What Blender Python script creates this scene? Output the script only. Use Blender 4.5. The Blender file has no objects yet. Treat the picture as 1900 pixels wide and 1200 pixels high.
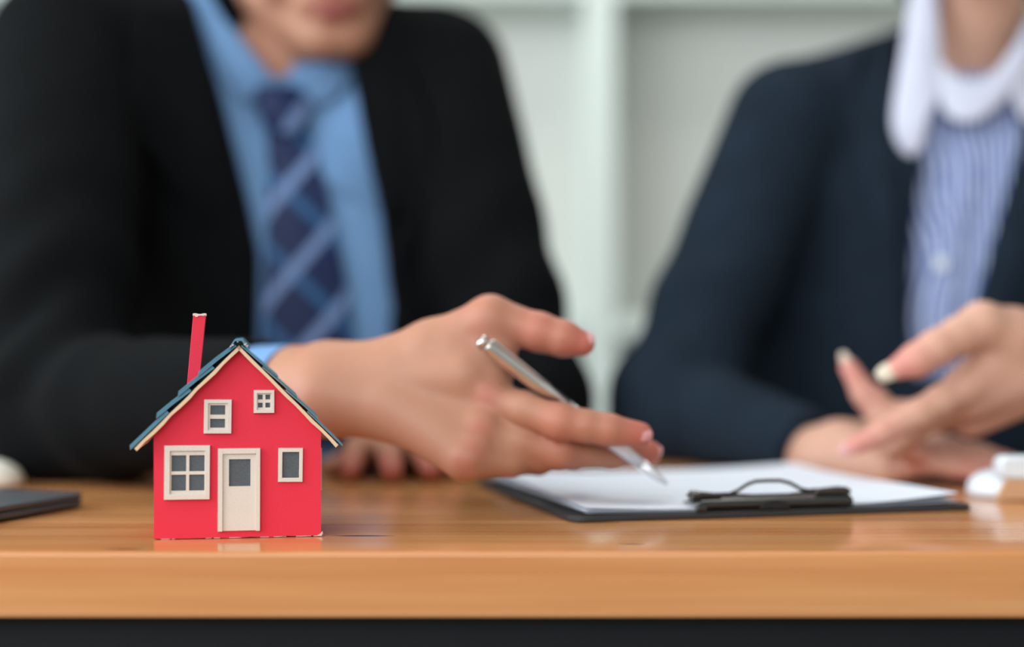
import bpy, bmesh, math, random
import numpy as np
from mathutils import Vector, Matrix
from mathutils.bvhtree import BVHTree
random.seed(7); np.random.seed(7)
S = bpy.context.scene
COL = S.collection

# ------------------------------------------------------------------ camera, light, exposure
FPX = 2639.0                       # 50 mm lens on a 36 mm sensor, picture 1900 px wide
CAM_Z, TILT = 0.844, math.radians(1.17)
TABLE_Z = 0.75
cam_data = bpy.data.cameras.new('camera'); cam = bpy.data.objects.new('camera', cam_data); COL.objects.link(cam)
cam.location = (0, 0, CAM_Z); cam.rotation_euler = (math.pi/2 + TILT, 0, 0)
cam_data.lens = 50; cam_data.sensor_width = 36; cam_data.clip_start = 0.02
cam_data.dof.use_dof = True; cam_data.dof.focus_distance = 0.736; cam_data.dof.aperture_fstop = 1.9
S.camera = cam

world = bpy.data.worlds.new('world'); S.world = world; world.use_nodes = True
wbg = world.node_tree.nodes['Background']; wbg.inputs[0].default_value = (0.75, 0.86, 1.0, 1); wbg.inputs[1].default_value = 1.0

def area(name, loc, target, sx, sy, power, color=(1, 1, 1)):
    l = bpy.data.lights.new(name, 'AREA'); l.shape = 'RECTANGLE'; l.size = sx; l.size_y = sy
    l.energy = power; l.color = color
    o = bpy.data.objects.new(name, l); COL.objects.link(o); o.location = loc
    o.rotation_euler = (Vector(target) - Vector(loc)).to_track_quat('-Z', 'Y').to_euler()
    return o
area('window_light_left', (-2.42, 0.2, 1.75), (0.0, 0.9, 0.9), 3.4, 1.5, 66, (0.92, 0.97, 1.0))
area('window_light_rear', (-0.6, -2.42, 1.95), (-0.1, 1.0, 0.8), 2.6, 1.3, 33, (1.0, 0.99, 0.97))
area('ceiling_light_front', (-0.7, -0.1, 2.7), (-0.7, -0.1, 0.0), 1.6, 0.9, 7, (1.0, 0.98, 0.94))
area('ceiling_light_back', (0.0, 1.95, 2.7), (0.0, 1.95, 0.0), 1.6, 0.5, 10, (1.0, 0.98, 0.94))
S.view_settings.view_transform = 'Standard'; S.view_settings.look = 'None'
S.view_settings.gamma = 1; S.view_settings.use_curve_mapping = False
S.view_settings.exposure = 0.62
S.cycles.use_denoising = True
S.cycles.max_bounces = 8; S.cycles.caustics_reflective = False; S.cycles.caustics_refractive = False

# ------------------------------------------------------------------ helpers
def at(px, py, d):
    """world point seen at pixel (px, py), at distance d (metres) along the room's y axis"""
    a = (px-950)/FPX; b = (600-py)/FPX
    ry = math.cos(TILT) - b*math.sin(TILT); rz = math.sin(TILT) + b*math.cos(TILT)
    return np.array([a*d/ry, d, CAM_Z + rz*d/ry])

def lin(r, g, b):
    f = lambda c: (c/12.92 if c <= 0.04045 else ((c+0.055)/1.055)**2.4)
    return (f(r/255), f(g/255), f(b/255), 1)

class NT:
    def __init__(s, name):
        s.m = bpy.data.materials.new(name); s.m.use_nodes = True
        s.t = s.m.node_tree; s.b = s.t.nodes['Principled BSDF']
    def n(s, kind, **kw):
        nd = s.t.nodes.new(kind)
        for k, v in kw.items():
            if k.startswith('i_'):
                key = k[2:]; nd.inputs[int(key) if key.isdigit() else key.replace('_', ' ')].default_value = v
            else: setattr(nd, k, v)
        return nd
    def l(s, a, b): s.t.links.new(a, b)
    def coords(s, scale=(1, 1, 1), rot=(0, 0, 0)):
        tc = s.n('ShaderNodeTexCoord'); mp = s.n('ShaderNodeMapping')
        mp.inputs['Scale'].default_value = scale; mp.inputs['Rotation'].default_value = rot
        s.l(tc.outputs['Object'], mp.inputs[0]); return mp.outputs[0]
    def noise(s, vec, scale, detail=3, rough=0.5):
        n = s.n('ShaderNodeTexNoise'); n.inputs['Scale'].default_value = scale
        n.inputs['Detail'].default_value = detail; n.inputs['Roughness'].default_value = rough
        s.l(vec, n.inputs['Vector']); return n.outputs['Fac']
    def ramp(s, fac, stops):
        r = s.n('ShaderNodeValToRGB'); e = r.color_ramp.elements
        while len(e) < len(stops): e.new(0.5)
        for el, (p, c) in zip(e, stops): el.position = p; el.color = c
        s.l(fac, r.inputs[0]); return r.outputs[0]
    def mix(s, fac, a, b, mode='MIX'):
        m = s.n('ShaderNodeMix', data_type='RGBA', blend_type=mode)
        for sock, v in ((m.inputs[0], fac), (m.inputs[6], a), (m.inputs[7], b)):
            if hasattr(v, 'links'): s.l(v, sock)
            else: sock.default_value = v
        return m.outputs[2]
    def math(s, op, a, b=0.0, clamp=False):
        m = s.n('ShaderNodeMath', operation=op, use_clamp=clamp)
        for sock, v in ((m.inputs[0], a), (m.inputs[1], b)):
            if hasattr(v, 'links'): s.l(v, sock)
            else: sock.default_value = v
        return m.outputs[0]
    def bump(s, h, strength, dist=0.001):
        b = s.n('ShaderNodeBump'); b.inputs['Strength'].default_value = strength; b.inputs['Distance'].default_value = dist
        s.l(h, b.inputs['Height']); s.l(b.outputs[0], s.b.inputs['Normal'])
    def set(s, **kw):
        for k, v in kw.items():
            sock = s.b.inputs[k.replace('_', ' ')]
            if hasattr(v, 'links'): s.l(v, sock)
            else: sock.default_value = v
        return s.m

def paper(name, c1, c2, rough=0.85, grain=1800, bump=0.25, spec=0.25):
    t = NT(name); v = t.coords(); f = t.noise(v, grain, 4, 0.7)
    col = t.ramp(f, [(0.3, c1), (0.7, c2)]); t.bump(f, bump, 0.0002)
    return t.set(Base_Color=col, Roughness=rough, Specular_IOR_Level=spec)
def plain(name, c, rough=0.5, metal=0.0, spec=0.5, grain=60, var=0.06):
    t = NT(name); f = t.noise(t.coords(), grain, 3)
    d = tuple(max(0, x*(1-var)) for x in c[:3])+(1,); u = tuple(min(1, x*(1+var)) for x in c[:3])+(1,)
    return t.set(Base_Color=t.ramp(f, [(0.3, d), (0.7, u)]), Roughness=rough, Metallic=metal, Specular_IOR_Level=spec)
def cloth(name, c, var=0.12, grain=900, rough=0.95, sheen=0.0):
    t = NT(name); v = t.coords(); f = t.noise(v, grain, 2); g = t.noise(v, 25, 3)
    d = tuple(x*(1-var) for x in c[:3])+(1,); u = tuple(min(1, x*(1+var)) for x in c[:3])+(1,)
    t.bump(f, 0.3, 0.0003)
    return t.set(Base_Color=t.ramp(g, [(0.3, d), (0.7, u)]), Roughness=rough, Specular_IOR_Level=0.08, Sheen_Weight=sheen)

def wood():
    t = NT('varnished_pine')
    tc = t.n('ShaderNodeTexCoord'); geo = t.n('ShaderNodeNewGeometry'); oi = t.n('ShaderNodeObjectInfo')
    off = t.n('ShaderNodeVectorMath', operation='MULTIPLY_ADD')
    comb = t.n('ShaderNodeCombineXYZ')
    for i in range(3): t.l(oi.outputs['Random'], comb.inputs[i])
    t.l(comb.outputs[0], off.inputs[0]); off.inputs[1].default_value = (13, 7, 5); t.l(geo.outputs['Position'], off.inputs[2])
    mp = t.n('ShaderNodeMapping'); mp.inputs['Scale'].default_value = (1.4, 26, 30); t.l(off.outputs[0], mp.inputs[0])
    mp2 = t.n('ShaderNodeMapping'); mp2.inputs['Scale'].default_value = (5, 160, 200); t.l(off.outputs[0], mp2.inputs[0])
    a = t.noise(mp.outputs[0], 1.3, 4, 0.55); b = t.noise(mp2.outputs[0], 1.0, 3, 0.6)
    col = t.ramp(a, [(0.28, lin(188, 122, 72)), (0.5, lin(204, 144, 92)), (0.72, lin(210, 158, 108))])
    col = t.mix(t.math('MULTIPLY', t.ramp(b, [(0.35, (0, 0, 0, 1)), (0.75, (1, 1, 1, 1))]), 0.35), col, lin(168, 98, 46))
    # tone of each board, as glued pine has
    col = t.mix(t.math('MULTIPLY', oi.outputs['Random'], 0.25), col, lin(184, 124, 76))
    # three dark knots lying in the boards
    sep = t.n('ShaderNodeSeparateXYZ'); t.l(geo.outputs['Position'], sep.inputs[0])
    for kx, ky, rx, ry in ((-0.186, 0.6835, 0.0105, 0.0016), (-0.077, 0.7330, 0.017, 0.0030), (0.060, 0.7010, 0.010, 0.0022), (0.33, 0.86, 0.02, 0.006), (-0.33, 0.80, 0.02, 0.004)):
        dx = t.math('DIVIDE', t.math('SUBTRACT', sep.outputs[0], kx), rx); dy = t.math('DIVIDE', t.math('SUBTRACT', sep.outputs[1], ky), ry)
        r = t.math('SQRT', t.math('ADD', t.math('MULTIPLY', dx, dx), t.math('MULTIPLY', dy, dy)))
        r = t.math('ADD', r, t.math('MULTIPLY', t.math('SUBTRACT', b, 0.5), 0.9))
        up = t.n('ShaderNodeMapRange'); up.inputs[1].default_value = 0.744; up.inputs[2].default_value = 0.749
        t.l(sep.outputs[2], up.inputs[0])
        k = t.ramp(r, [(0.45, (1, 1, 1, 1)), (0.8, (0.35, 0.35, 0.35, 1)), (1.0, (0, 0, 0, 1))])
        col = t.mix(t.math('MULTIPLY', k, up.outputs[0]), col, lin(62, 24, 14))
    t.bump(b, 0.06, 0.0005)
    rn = t.n('ShaderNodeMapRange'); t.l(a, rn.inputs[0]); rn.inputs[3].default_value = 0.13; rn.inputs[4].default_value = 0.22
    return t.set(Base_Color=col, Roughness=rn.outputs[0], Specular_IOR_Level=0.5)

def skin(name, base, red, deep):
    t = NT(name); v = t.coords(); f = t.noise(v, 60, 3); g = t.noise(v, 400, 2)
    at_ = t.n('ShaderNodeAttribute', attribute_name='flush'); lp = t.n('ShaderNodeAttribute', attribute_name='lip')
    c = t.mix(t.math('MULTIPLY', f, 0.25), base, red)
    c = t.mix(at_.outputs['Fac'], c, red); c = t.mix(lp.outputs['Fac'], c, deep)
    t.bump(g, 0.12, 0.0006)
    return t.set(Base_Color=c, Roughness=0.5, Specular_IOR_Level=0.35, Subsurface_Weight=0.12,
                 Subsurface_Radius=(0.6, 0.2, 0.1), Subsurface_Scale=0.008)

M = {}
M['wood'] = wood()
M['red'] = paper('red_card', lin(212, 44, 64), lin(222, 56, 76))
M['card'] = paper('cream_card', lin(206, 194, 182), lin(218, 208, 198))
M['tan'] = paper('tan_board', lin(214, 180, 146), lin(226, 196, 164))
M['torn'] = paper('torn_paper', lin(220, 176, 170), lin(232, 206, 200))
M['pane'] = paper('grey_card', lin(70, 76, 80), lin(98, 104, 108), grain=2600)
M['teal'] = paper('teal_card', lin(80, 124, 142), lin(98, 142, 160), rough=0.75)
M['dark'] = plain('gap_shade_tone', lin(20, 20, 22), 0.9)  # near-black tone standing in for shade in gaps and a notch
M['black'] = plain('black_frame', lin(15, 17, 20), 0.6, spec=0.2)
M['board'] = plain('clipboard_black', lin(40, 42, 44), 0.55, spec=0.4)
M['clip'] = plain('black_metal', lin(24, 23, 23), 0.26, metal=0.0, spec=0.9)
M['sheet'] = paper('white_paper', lin(212, 218, 230), lin(220, 226, 237), grain=900, bump=0.05)
M['chrome'] = plain('brushed_silver', lin(214, 208, 206), 0.22, metal=1.0)
M['whitemetal'] = plain('pearl_white', lin(224, 228, 236), 0.25, metal=0.35)
M['laptop'] = plain('grey_aluminium', lin(84, 88, 94), 0.42, metal=0.5)
M['rubber'] = plain('black_rubber', lin(18, 18, 18), 0.8)
M['plastic'] = plain('white_plastic', lin(212, 220, 228), 0.3)
M['tanpanel'] = plain('tan_gloss', lin(196, 160, 126), 0.25)
M['cream'] = paper('cream_paper', lin(222, 220, 208), lin(232, 230, 220), grain=700)
M['wall'] = plain('white_paint', lin(214, 216, 212), 0.8, spec=0.2, grain=5, var=0.02)
M['shelfback'] = plain('grey_back_panel', lin(198, 201, 196), 0.7, spec=0.2, grain=4, var=0.02)
M['shelf'] = plain('white_laminate', lin(206, 216, 211), 0.5, spec=0.3, grain=4, var=0.02)
M['floor'] = plain('grey_vinyl', lin(120, 112, 104), 0.5, grain=8, var=0.12)
M['suit'] = cloth('black_wool', lin(11, 13, 15), sheen=0.0)
M['suitw'] = cloth('navy_wool', lin(27, 37, 48), sheen=0.0)
M['shirt'] = cloth('blue_cotton', lin(106, 142, 184), 0.06)
M['white'] = cloth('white_cotton', lin(196, 200, 218), 0.03)
M['hair'] = cloth('dark_hair', lin(28, 20, 16), 0.3, grain=300, rough=0.5)
M['shoe'] = plain('black_leather', lin(22, 20, 20), 0.35)
M['skin_m'] = skin('skin_warm', lin(168, 124, 99), lin(178, 96, 84), lin(136, 54, 60))
M['skin_w'] = skin('skin_fair', lin(192, 152, 130), lin(204, 132, 124), lin(160, 72, 78))
M['nail'] = plain('fingernail', lin(204, 150, 150), 0.35)
M['nailw'] = plain('long_fingernail', lin(206, 194, 174), 0.35)

def striped():
    t = NT('striped_cotton'); uv = t.n('ShaderNodeUVMap'); sep = t.n('ShaderNodeSeparateXYZ')
    geo = t.n('ShaderNodeTexCoord'); t.l(geo.outputs['Object'], sep.inputs[0])
    n = t.noise(geo.outputs['Object'], 9, 1)
    x = t.math('ADD', sep.outputs[0], t.math('MULTIPLY', n, 0.05))
    w = t.math('SINE', t.math('MULTIPLY', x, 2*math.pi/0.0075))
    c = t.ramp(t.math('ADD', t.math('MULTIPLY', w, 0.5), 0.5), [(0.35, lin(64, 92, 158)), (0.6, lin(186, 198, 228))])
    return t.set(Base_Color=c, Roughness=0.9, Specular_IOR_Level=0.1)
M['striped'] = striped()
def plaid():
    t = NT('plaid_silk'); uv = t.n('ShaderNodeUVMap'); sep = t.n('ShaderNodeSeparateXYZ'); t.l(uv.outputs[0], sep.inputs[0])
    u, v = sep.outputs[0], sep.outputs[1]                         # metres across and down the tie
    d1 = t.math('ADD', t.math('MULTIPLY', u, 0.86), t.math('MULTIPLY', v, 0.80))
    d2 = t.math('SUBTRACT', t.math('MULTIPLY', u, 0.86), t.math('MULTIPLY', v, 0.80))
    f1 = t.math('FRACT', t.math('ADD', t.math('DIVIDE', d1, 0.060), 20.33)); f2 = t.math('FRACT', t.math('ADD', t.math('DIVIDE', d2, 0.060), 20.3))
    K = (0, 0, 0, 1); W = (1, 1, 1, 1)
    s1 = t.ramp(f1, [(0.0, K), (0.36, K), (0.40, W), (0.56, W), (0.60, K)]); s2 = t.ramp(f2, [(0.36, K), (0.40, W), (0.55, W), (0.59, K)])
    c = t.mix(s2, lin(8, 28, 70), lin(38, 84, 130)); c = t.mix(s1, c, lin(104, 128, 172))
    return t.set(Base_Color=c, Roughness=0.6, Specular_IOR_Level=0.3)
M['plaid'] = plaid()

def empty(name, loc, rz=0):
    o = bpy.data.objects.new(name, None); COL.objects.link(o); o.location = loc; o.rotation_euler = (0, 0, rz); o.empty_display_size = 0.02
    return o
def tag(o, label=None, cat=None, group=None, kind=None):
    for k, v in (('label', label), ('category', cat), ('group', group), ('kind', kind)):
        if v: o[k] = v
    return o

class MB:
    def __init__(s): s.v = []; s.f = []; s.m = []; s.uv = None
    def add(s, verts, faces, mi=0):
        n = len(s.v); s.v += [tuple(map(float, p)) for p in verts]; s.f += [tuple(i+n for i in f) for f in faces]; s.m += [mi]*len(faces); return s
    def box(s, x0, x1, y0, y1, z0, z1, mi=0, side=None):
        v = [(x0, y0, z0), (x1, y0, z0), (x1, y1, z0), (x0, y1, z0), (x0, y0, z1), (x1, y0, z1), (x1, y1, z1), (x0, y1, z1)]
        s.add(v, [(0, 3, 2, 1), (4, 5, 6, 7), (0, 1, 5, 4), (1, 2, 6, 5), (2, 3, 7, 6), (3, 0, 4, 7)], mi); return s
    def prism(s, poly, y0, y1, mi=0, side=None):
        """polygon in x, z extruded along y"""
        n = len(poly); v = [(x, y0, z) for x, z in poly]+[(x, y1, z) for x, z in poly]
        s.add(v, [tuple(range(n)), tuple(range(2*n-1, n-1, -1))], mi)
        b = len(s.v)-2*n
        s.f += [(b+(i+1) % n, b+i, b+n+i, b+n+(i+1) % n) for i in range(n)]; s.m += [mi if side is None else side]*n; return s
    def prismz(s, poly, z0, z1, mi=0, side=None):
        n = len(poly); v = [(x, y, z0) for x, y in poly]+[(x, y, z1) for x, y in poly]; b = len(s.v)
        s.add(v, [tuple(range(n-1, -1, -1)), tuple(range(n, 2*n))], mi)
        s.f += [(b+i, b+(i+1) % n, b+n+(i+1) % n, b+n+i) for i in range(n)]; s.m += [mi if side is None else side]*n; return s
    def tube(s, pts, r, n=10, mi=0):
        pts = [Vector(p) for p in pts]; rr = r if isinstance(r, (list, tuple)) else [r]*len(pts); b = len(s.v); ref = None
        for i, p in enumerate(pts):
            d = (pts[min(i+1, len(pts)-1)]-pts[max(i-1, 0)]).normalized()
            if ref is None: ref = d.orthogonal().normalized()
            ref = (ref-d*ref.dot(d)).normalized(); q = d.cross(ref)
            for k in range(n):
                a = 2*math.pi*k/n; s.v.append(tuple(p+(ref*math.cos(a)+q*math.sin(a))*rr[i]))
        for i in range(len(pts)-1):
            for k in range(n):
                k2 = (k+1) % n; s.f.append((b+i*n+k, b+i*n+k2, b+(i+1)*n+k2, b+(i+1)*n+k)); s.m.append(mi)
        s.f.append(tuple(b+k for k in range(n-1, -1, -1))); s.f.append(tuple(b+(len(pts)-1)*n+k for k in range(n))); s.m += [mi, mi]; return s
    def build(s, name, mats, parent=None, bevel=0, seg=2, smooth=False, loc=None, angle=35):
        me = bpy.data.meshes.new(name); me.from_pydata(s.v, [], s.f)
        for m in (mats if isinstance(mats, (list, tuple)) else [mats]): me.materials.append(m)
        me.polygons.foreach_set('material_index', s.m); me.update()
        bm = bmesh.new(); bm.from_mesh(me); bmesh.ops.recalc_face_normals(bm, faces=bm.faces); bm.to_mesh(me); bm.free()
        o = bpy.data.objects.new(name, me); COL.objects.link(o)
        if parent: o.parent = parent
        if loc is not None: o.location = loc
        if bevel:
            b = o.modifiers.new('bevel', 'BEVEL'); b.width = bevel; b.segments = seg; b.limit_method = 'ANGLE'; b.angle_limit = math.radians(angle)
        if smooth: me.shade_smooth()
        return o

def rrect(x0, x1, y0, y1, r, n=6):
    out = []
    for cx, cy, a0 in ((x1-r, y1-r, 0), (x0+r, y1-r, 90), (x0+r, y0+r, 180), (x1-r, y0+r, 270)):
        for i in range(n+1):
            a = math.radians(a0+90*i/n); out.append((cx+r*math.cos(a), cy+r*math.sin(a)))
    return out

# ------------------------------------------------------------------ the room
def struct(name, mb, mat, **kw): return tag(mb.build(name, mat, **kw), kind='structure')
X0, X1, Y0, Y1, ZT = -2.6, 2.6, -2.6, 2.95, 2.75
struct('floor', MB().box(X0, X1, Y0, Y1, -0.1, 0), M['floor'])
struct('ceiling', MB().box(X0, X1, Y0, Y1, ZT, ZT+0.1), M['wall'])
struct('wall_back', MB().box(X0, X1, Y1, Y1+0.1, 0, ZT), M['wall'])
struct('wall_right', MB().box(X1, X1+0.1, Y0, Y1, 0, ZT), M['wall'])
w = MB()
for a, b, c, d in ((Y0, -1.5, 0, ZT), (1.9, Y1, 0, ZT), (-1.5, 1.9, 0, 1.0), (-1.5, 1.9, 2.5, ZT)): w.box(X0-0.1, X0, a, b, c, d)
struct('wall_left', w, M['wall'])
w = MB()
for a, b, c, d in ((X0, -1.9, 0, ZT), (0.7, X1, 0, ZT), (-1.9, 0.7, 0, 1.0), (-1.9, 0.7, 2.5, ZT)): w.box(a, b, Y0-0.1, Y0, c, d)
struct('wall_front', w, M['wall'])
w = MB()
for a in (-1.5, -0.39, 0.73, 1.85): w.box(X0-0.08, X0-0.03, a, a+0.05, 1.0, 2.5)
w.box(X0-0.08, X0-0.03, -1.45, 1.9, 1.0, 1.05); w.box(X0-0.08, X0-0.03, -1.45, 1.9, 2.45, 2.5)
struct('window_1', w, M['shelf'])
w = MB()
for a in (-1.9, -0.62, 0.65): w.box(a, a+0.05, Y0-0.08, Y0-0.03, 1.0, 2.5)
w.box(-1.85, 0.7, Y0-0.08, Y0-0.03, 1.0, 1.05); w.box(-1.85, 0.7, Y0-0.08, Y0-0.03, 2.45, 2.5)
struct('window_2', w, M['shelf'])
struct('baseboard_back', MB().box(X0, X1, Y1-0.015, Y1, 0, 0.09), M['shelf'])

# ------------------------------------------------------------------ white shelf unit behind the people
def shelf_unit():
    root = tag(empty('shelf_unit', (0, 2.50, 0)), 'tall white open shelf unit standing behind the two seated people', 'shelf')
    xs = [-1.72, -0.785, 0.129, 1.06, 1.98]; D = 0.14
    MB().box(-1.72, 2.03, D-0.012, D, 0.06, 2.2).build('back_panel', M['shelfback'], root)
    for x in xs: MB().box(x, x+0.054, 0, D-0.013, 0.0004, 2.2).build('upright', M['shelf'], root, 0.002)
    for z in (0.06, 0.47, 0.872, 1.475, 1.9, 2.16):
        for a, b in zip(xs[:-1], xs[1:]): MB().box(a+0.055, b-0.001, 0.004, D-0.013, z, z+0.036).build('shelf_board', M['shelf'], root, 0.002)
shelf_unit()

# ------------------------------------------------------------------ table
T0, T1 = 0.672, 1.235                       # front and back edge of the top
def table():
    root = tag(empty('wooden_table', (0, 0.95, 0)), 'varnished pine table with thick planked top and black metal frame', 'table')
    ys = [T0, 0.7165, 0.792, 0.880, 0.968, 1.056, 1.144, T1]
    for i, (a, b) in enumerate(zip(ys[:-1], ys[1:])):
        g = 0.00008
        mb = MB()
        if i == 0:                           # rounded front edge
            prof = []
            for cx, cz, a0, r in ((a+0.0022, 0.75-0.0022, 180, 0.0022),):
                for k in range(7): an = math.radians(a0-90*k/6); prof.append((cx+r*math.cos(an), cz+r*math.sin(an)))
            prof += [(b-g, 0.75), (b-g, 0.7185)]
            for k in range(5): an = math.radians(270-90*k/4); prof.append((a+0.003+0.003*math.cos(an), 0.7215+0.003*math.sin(an)))
            n = len(prof); v = [(-0.95, y-0.95, z) for y, z in prof]+[(0.95, y-0.95, z) for y, z in prof]
            mb.add(v, [tuple(range(n)), tuple(range(2*n-1, n-1, -1))]+[(k, (k+1) % n, n+(k+1) % n, n+k) for k in range(n)])
            o = mb.build('plank', M['wood'], root); o.data.shade_smooth(); o.data.set_sharp_from_angle(angle=math.radians(25))
        else:
            mb.box(-0.95, 0.95, a-0.95+g, b-0.95-g, 0.7185, 0.75-(0.00012 if i % 2 else 0.0))
            mb.build('plank', M['wood'], root, 0.0003, 1)
    for y0, y1 in ((0.69, 0.73), (1.17, 1.21)): MB().box(-0.92, 0.92, y0-0.95, y1-0.95, 0.665, 0.7183).build('frame_rail', M['black'], root, 0.002)
    for x0 in (-0.92, 0.88):
        MB().box(x0, x0+0.04, 0.7301-0.95, 1.1699-0.95, 0.67, 0.7183).build('frame_rail', M['black'], root, 0.002)
        for y0 in (0.69, 1.17): MB().box(x0, x0+0.04, y0-0.95, y0+0.04-0.95, 0.0004, 0.6648).build('leg', M['black'], root, 0.002)
table()

# ------------------------------------------------------------------ red card house
HY = math.radians(10)
def house():
    K = 0.01/36.5
    hx = lambda px: (px-442)*K/math.cos(HY)
    hz = lambda py: (997-py)*K
    o = at(442, 997, 0.723); root = tag(empty('toy_house', (o[0], o[1], TABLE_Z), HY), 'small red card house with blue shingled roof and leaning chimney on the table', 'toy house')
    W, D, ZA, ZE = hx(591.5), 0.058, hz(645), hz(800)
    t = 0.0013
    # front and back walls: card plates with pale cut edges
    rnd = random.Random(3)
    bot = [(-W, 0.0006)]+[(-W+2*W*i/14, 0.0001+rnd.random()*0.0005) for i in range(1, 14)]+[(W, 0.0004)]
    gable = bot+[(W-0.0001, ZE), (0, ZA), (-W-0.0004, ZE)]
    MB().prism(gable, 0, t, 0, 1).build('front_wall', [M['red'], M['torn']], root)
    MB().prism([(-W, 0), (W, 0), (W, ZE), (0, ZA), (-W, ZE)], D-t, D, 0, 1).build('back_wall', [M['red'], M['torn']], root)
    for sx in (-1, 1):
        a = sx*(W-0.0003); b = sx*(W-0.0003-t)
        MB().box(min(a, b), max(a, b), t+0.00005, D-t-0.00005, 0.0002, ZE+0.001).build('side_wall', M['red'], root)
    # pale torn edge along the bottom and a frayed corner
    tb = MB()
    for i in range(14):
        x = -W+0.001+rnd.random()*(2*W-0.002); l = 0.0008+rnd.random()*0.004; x1 = min(W, x+l)
        tb.box(x, x1, -0.00022, -0.00002, 0.0002, 0.0003+rnd.random()*0.0002)
    tag(tb.build('torn_edge', M['torn'], root), kind='stuff')
    fr = MB(); fr.prism([(W-0.0026, 0.0002), (W+0.0004, 0.0003), (W+0.0007, 0.0022), (W-0.0004, 0.0014), (W-0.0012, 0.0009)], -0.0005, -0.0002)
    fr.prism([(W-0.0002, 0.0005), (W+0.0011, 0.0012), (W+0.0007, 0.0026), (W+0.0002, 0.002)], -0.0002, 0.0003)
    fr.build('frayed_corner', M['torn'], root)

    def ring(mb, o_, i_, y0, y1, mi=0):
        """frame: outer and inner rectangle (x0,x1,z0,z1)"""
        (a, b, c, d), (e, f, g, h) = o_, i_
        O = [(a, c), (b, c), (b, d), (a, d)]; I = [(e, g), (f, g), (f, h), (e, h)]
        for k in range(4):
            k2 = (k+1) % 4; q = [O[k], O[k2], I[k2], I[k]]
            v = [(x, y0, z) for x, z in q]+[(x, y1, z) for x, z in q]
            mb.add(v, [(0, 1, 2, 3), (7, 6, 5, 4), (0, 4, 5, 1), (2, 6, 7, 3)], mi)
    def R(x0, y0, x1, y1): return (hx(x0), hx(x1), hz(y1), hz(y0))
    def window(outer, inner, panes, sash=True, depth=0.0019, skew=0.0):
        f = MB(); ring(f, R(*outer), R(*inner), -depth, -0.0001); fo = f.build('window_frame', M['card'], root, 0.00012, 1)
        fo.rotation_euler = (0, skew, 0)
        a, b, c, d = R(*inner)
        if sash:
            s = MB(); xs = sorted({p[0] for p in panes}); zs = sorted({p[1] for p in panes})
            ring(s, (a+0.00003, b-0.00003, c+0.00003, d-0.00003), (hx(min(p[0] for p in panes)), hx(max(p[2] for p in panes)), hz(max(p[3] for p in panes)), hz(min(p[1] for p in panes))), -0.0009, -0.00012)
            bars = []
            px = sorted({(p[0], p[2]) for p in panes}); pz = sorted({(p[1], p[3]) for p in panes})
            X0_, X1_ = hx(px[0][0]), hx(px[-1][1]); Z0_, Z1_ = hz(pz[-1][1]), hz(pz[0][0])
            for (p, q) in zip(px[:-1], px[1:]):
                if q[0] > p[1]: s.box(hx(p[1]), hx(q[0]), -0.0009, -0.00012, Z0_, Z1_)
            for (p, q) in zip(pz[:-1], pz[1:]):
                if q[0] > p[1]: s.box(X0_, X1_, -0.00088, -0.00012, hz(q[0]), hz(p[1]))
            s.build('sash', M['card'], fo)
        for p in panes:
            x0, x1, z0, z1 = R(*p); e = 0.0002
            MB().box(x0-e, x1+e, -0.00011, -0.00002, z0-e, z1+e).build('pane', M['pane'], fo)
    window((310, 825, 390.5, 924), (320, 835, 382, 914), [(322.5, 843, 348.5, 872.5), (354, 843, 381, 872.5), (322.5, 878.5, 348.5, 908), (354, 878.5, 381, 908)], skew=0.004)
    window((378, 741, 427, 803.5), (385.5, 748, 420, 797), [(389, 751.5, 415.5, 769), (389, 776.5, 415.5, 793)], skew=0.01)
    window((469, 723.5, 506, 766), (475, 729.5, 500.5, 760), [(476.5, 732, 485, 741), (490, 732, 498.5, 741), (476.5, 747, 485, 756), (490, 747, 498.5, 756)], skew=0.0)
    window((512, 830.5, 556.5, 893.5), (519.5, 838, 550, 886), [(519.5, 838, 550, 886)], sash=False, depth=0.0013, skew=0.01)
    # door: casing, leaf with a grey pane
    a, b, c, d = R(405.5, 831, 481, 983.5); e, f, g, h = R(414, 841, 473.5, 983.5)
    k = MB(); k.box(a, e, -0.0021, -0.0001, c, d); k.box(f, b, -0.0021, -0.0001, c, d); k.box(e, f, -0.0021, -0.0001, h, d)
    dr = k.build('door_frame', M['card'], root, 0.00012, 1)
    lf = MB(); ring(lf, (e+0.00004, f-0.00004, c+0.0002, h-0.00004), R(425, 851, 463.5, 901), -0.0010, -0.00012); lf.build('door_leaf', M['card'], dr)
    x0, x1, z0, z1 = R(425, 851, 463.5, 901); MB().box(x0-0.0002, x1+0.0002, -0.00011, -0.00002, z0-0.0002, z1+0.0002).build('pane', M['pane'], dr)
    # frames on the two side walls
    for sx in (-1, 1):
        xo = sx*(W-0.0002); xi = sx*(W+0.0011); f = MB()
        for y0, y1, z0, z1 in ((0.016, 0.018, 0.022, 0.044), (0.038, 0.040, 0.022, 0.044), (0.018, 0.038, 0.022, 0.0245), (0.018, 0.038, 0.0415, 0.044), (0.027, 0.029, 0.0245, 0.0415)):
            f.box(min(xo, xi), max(xo, xi), y0, y1, z0, z1)
        fo = f.build('window_frame', M['card'], root)
        p = MB(); q = sx*(W+0.00025); p.box(min(xo, q), max(xo, q), 0.0175, 0.0385, 0.0243, 0.0417); p.build('pane', M['pane'], fo)
    # roof: two tan boards, shingles in four courses, ridge caps
    ZR = hz(641); ang = math.radians(45.2); L = 0.0716; OH = 0.0050
    y0, y1 = -OH, D+OH
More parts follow.
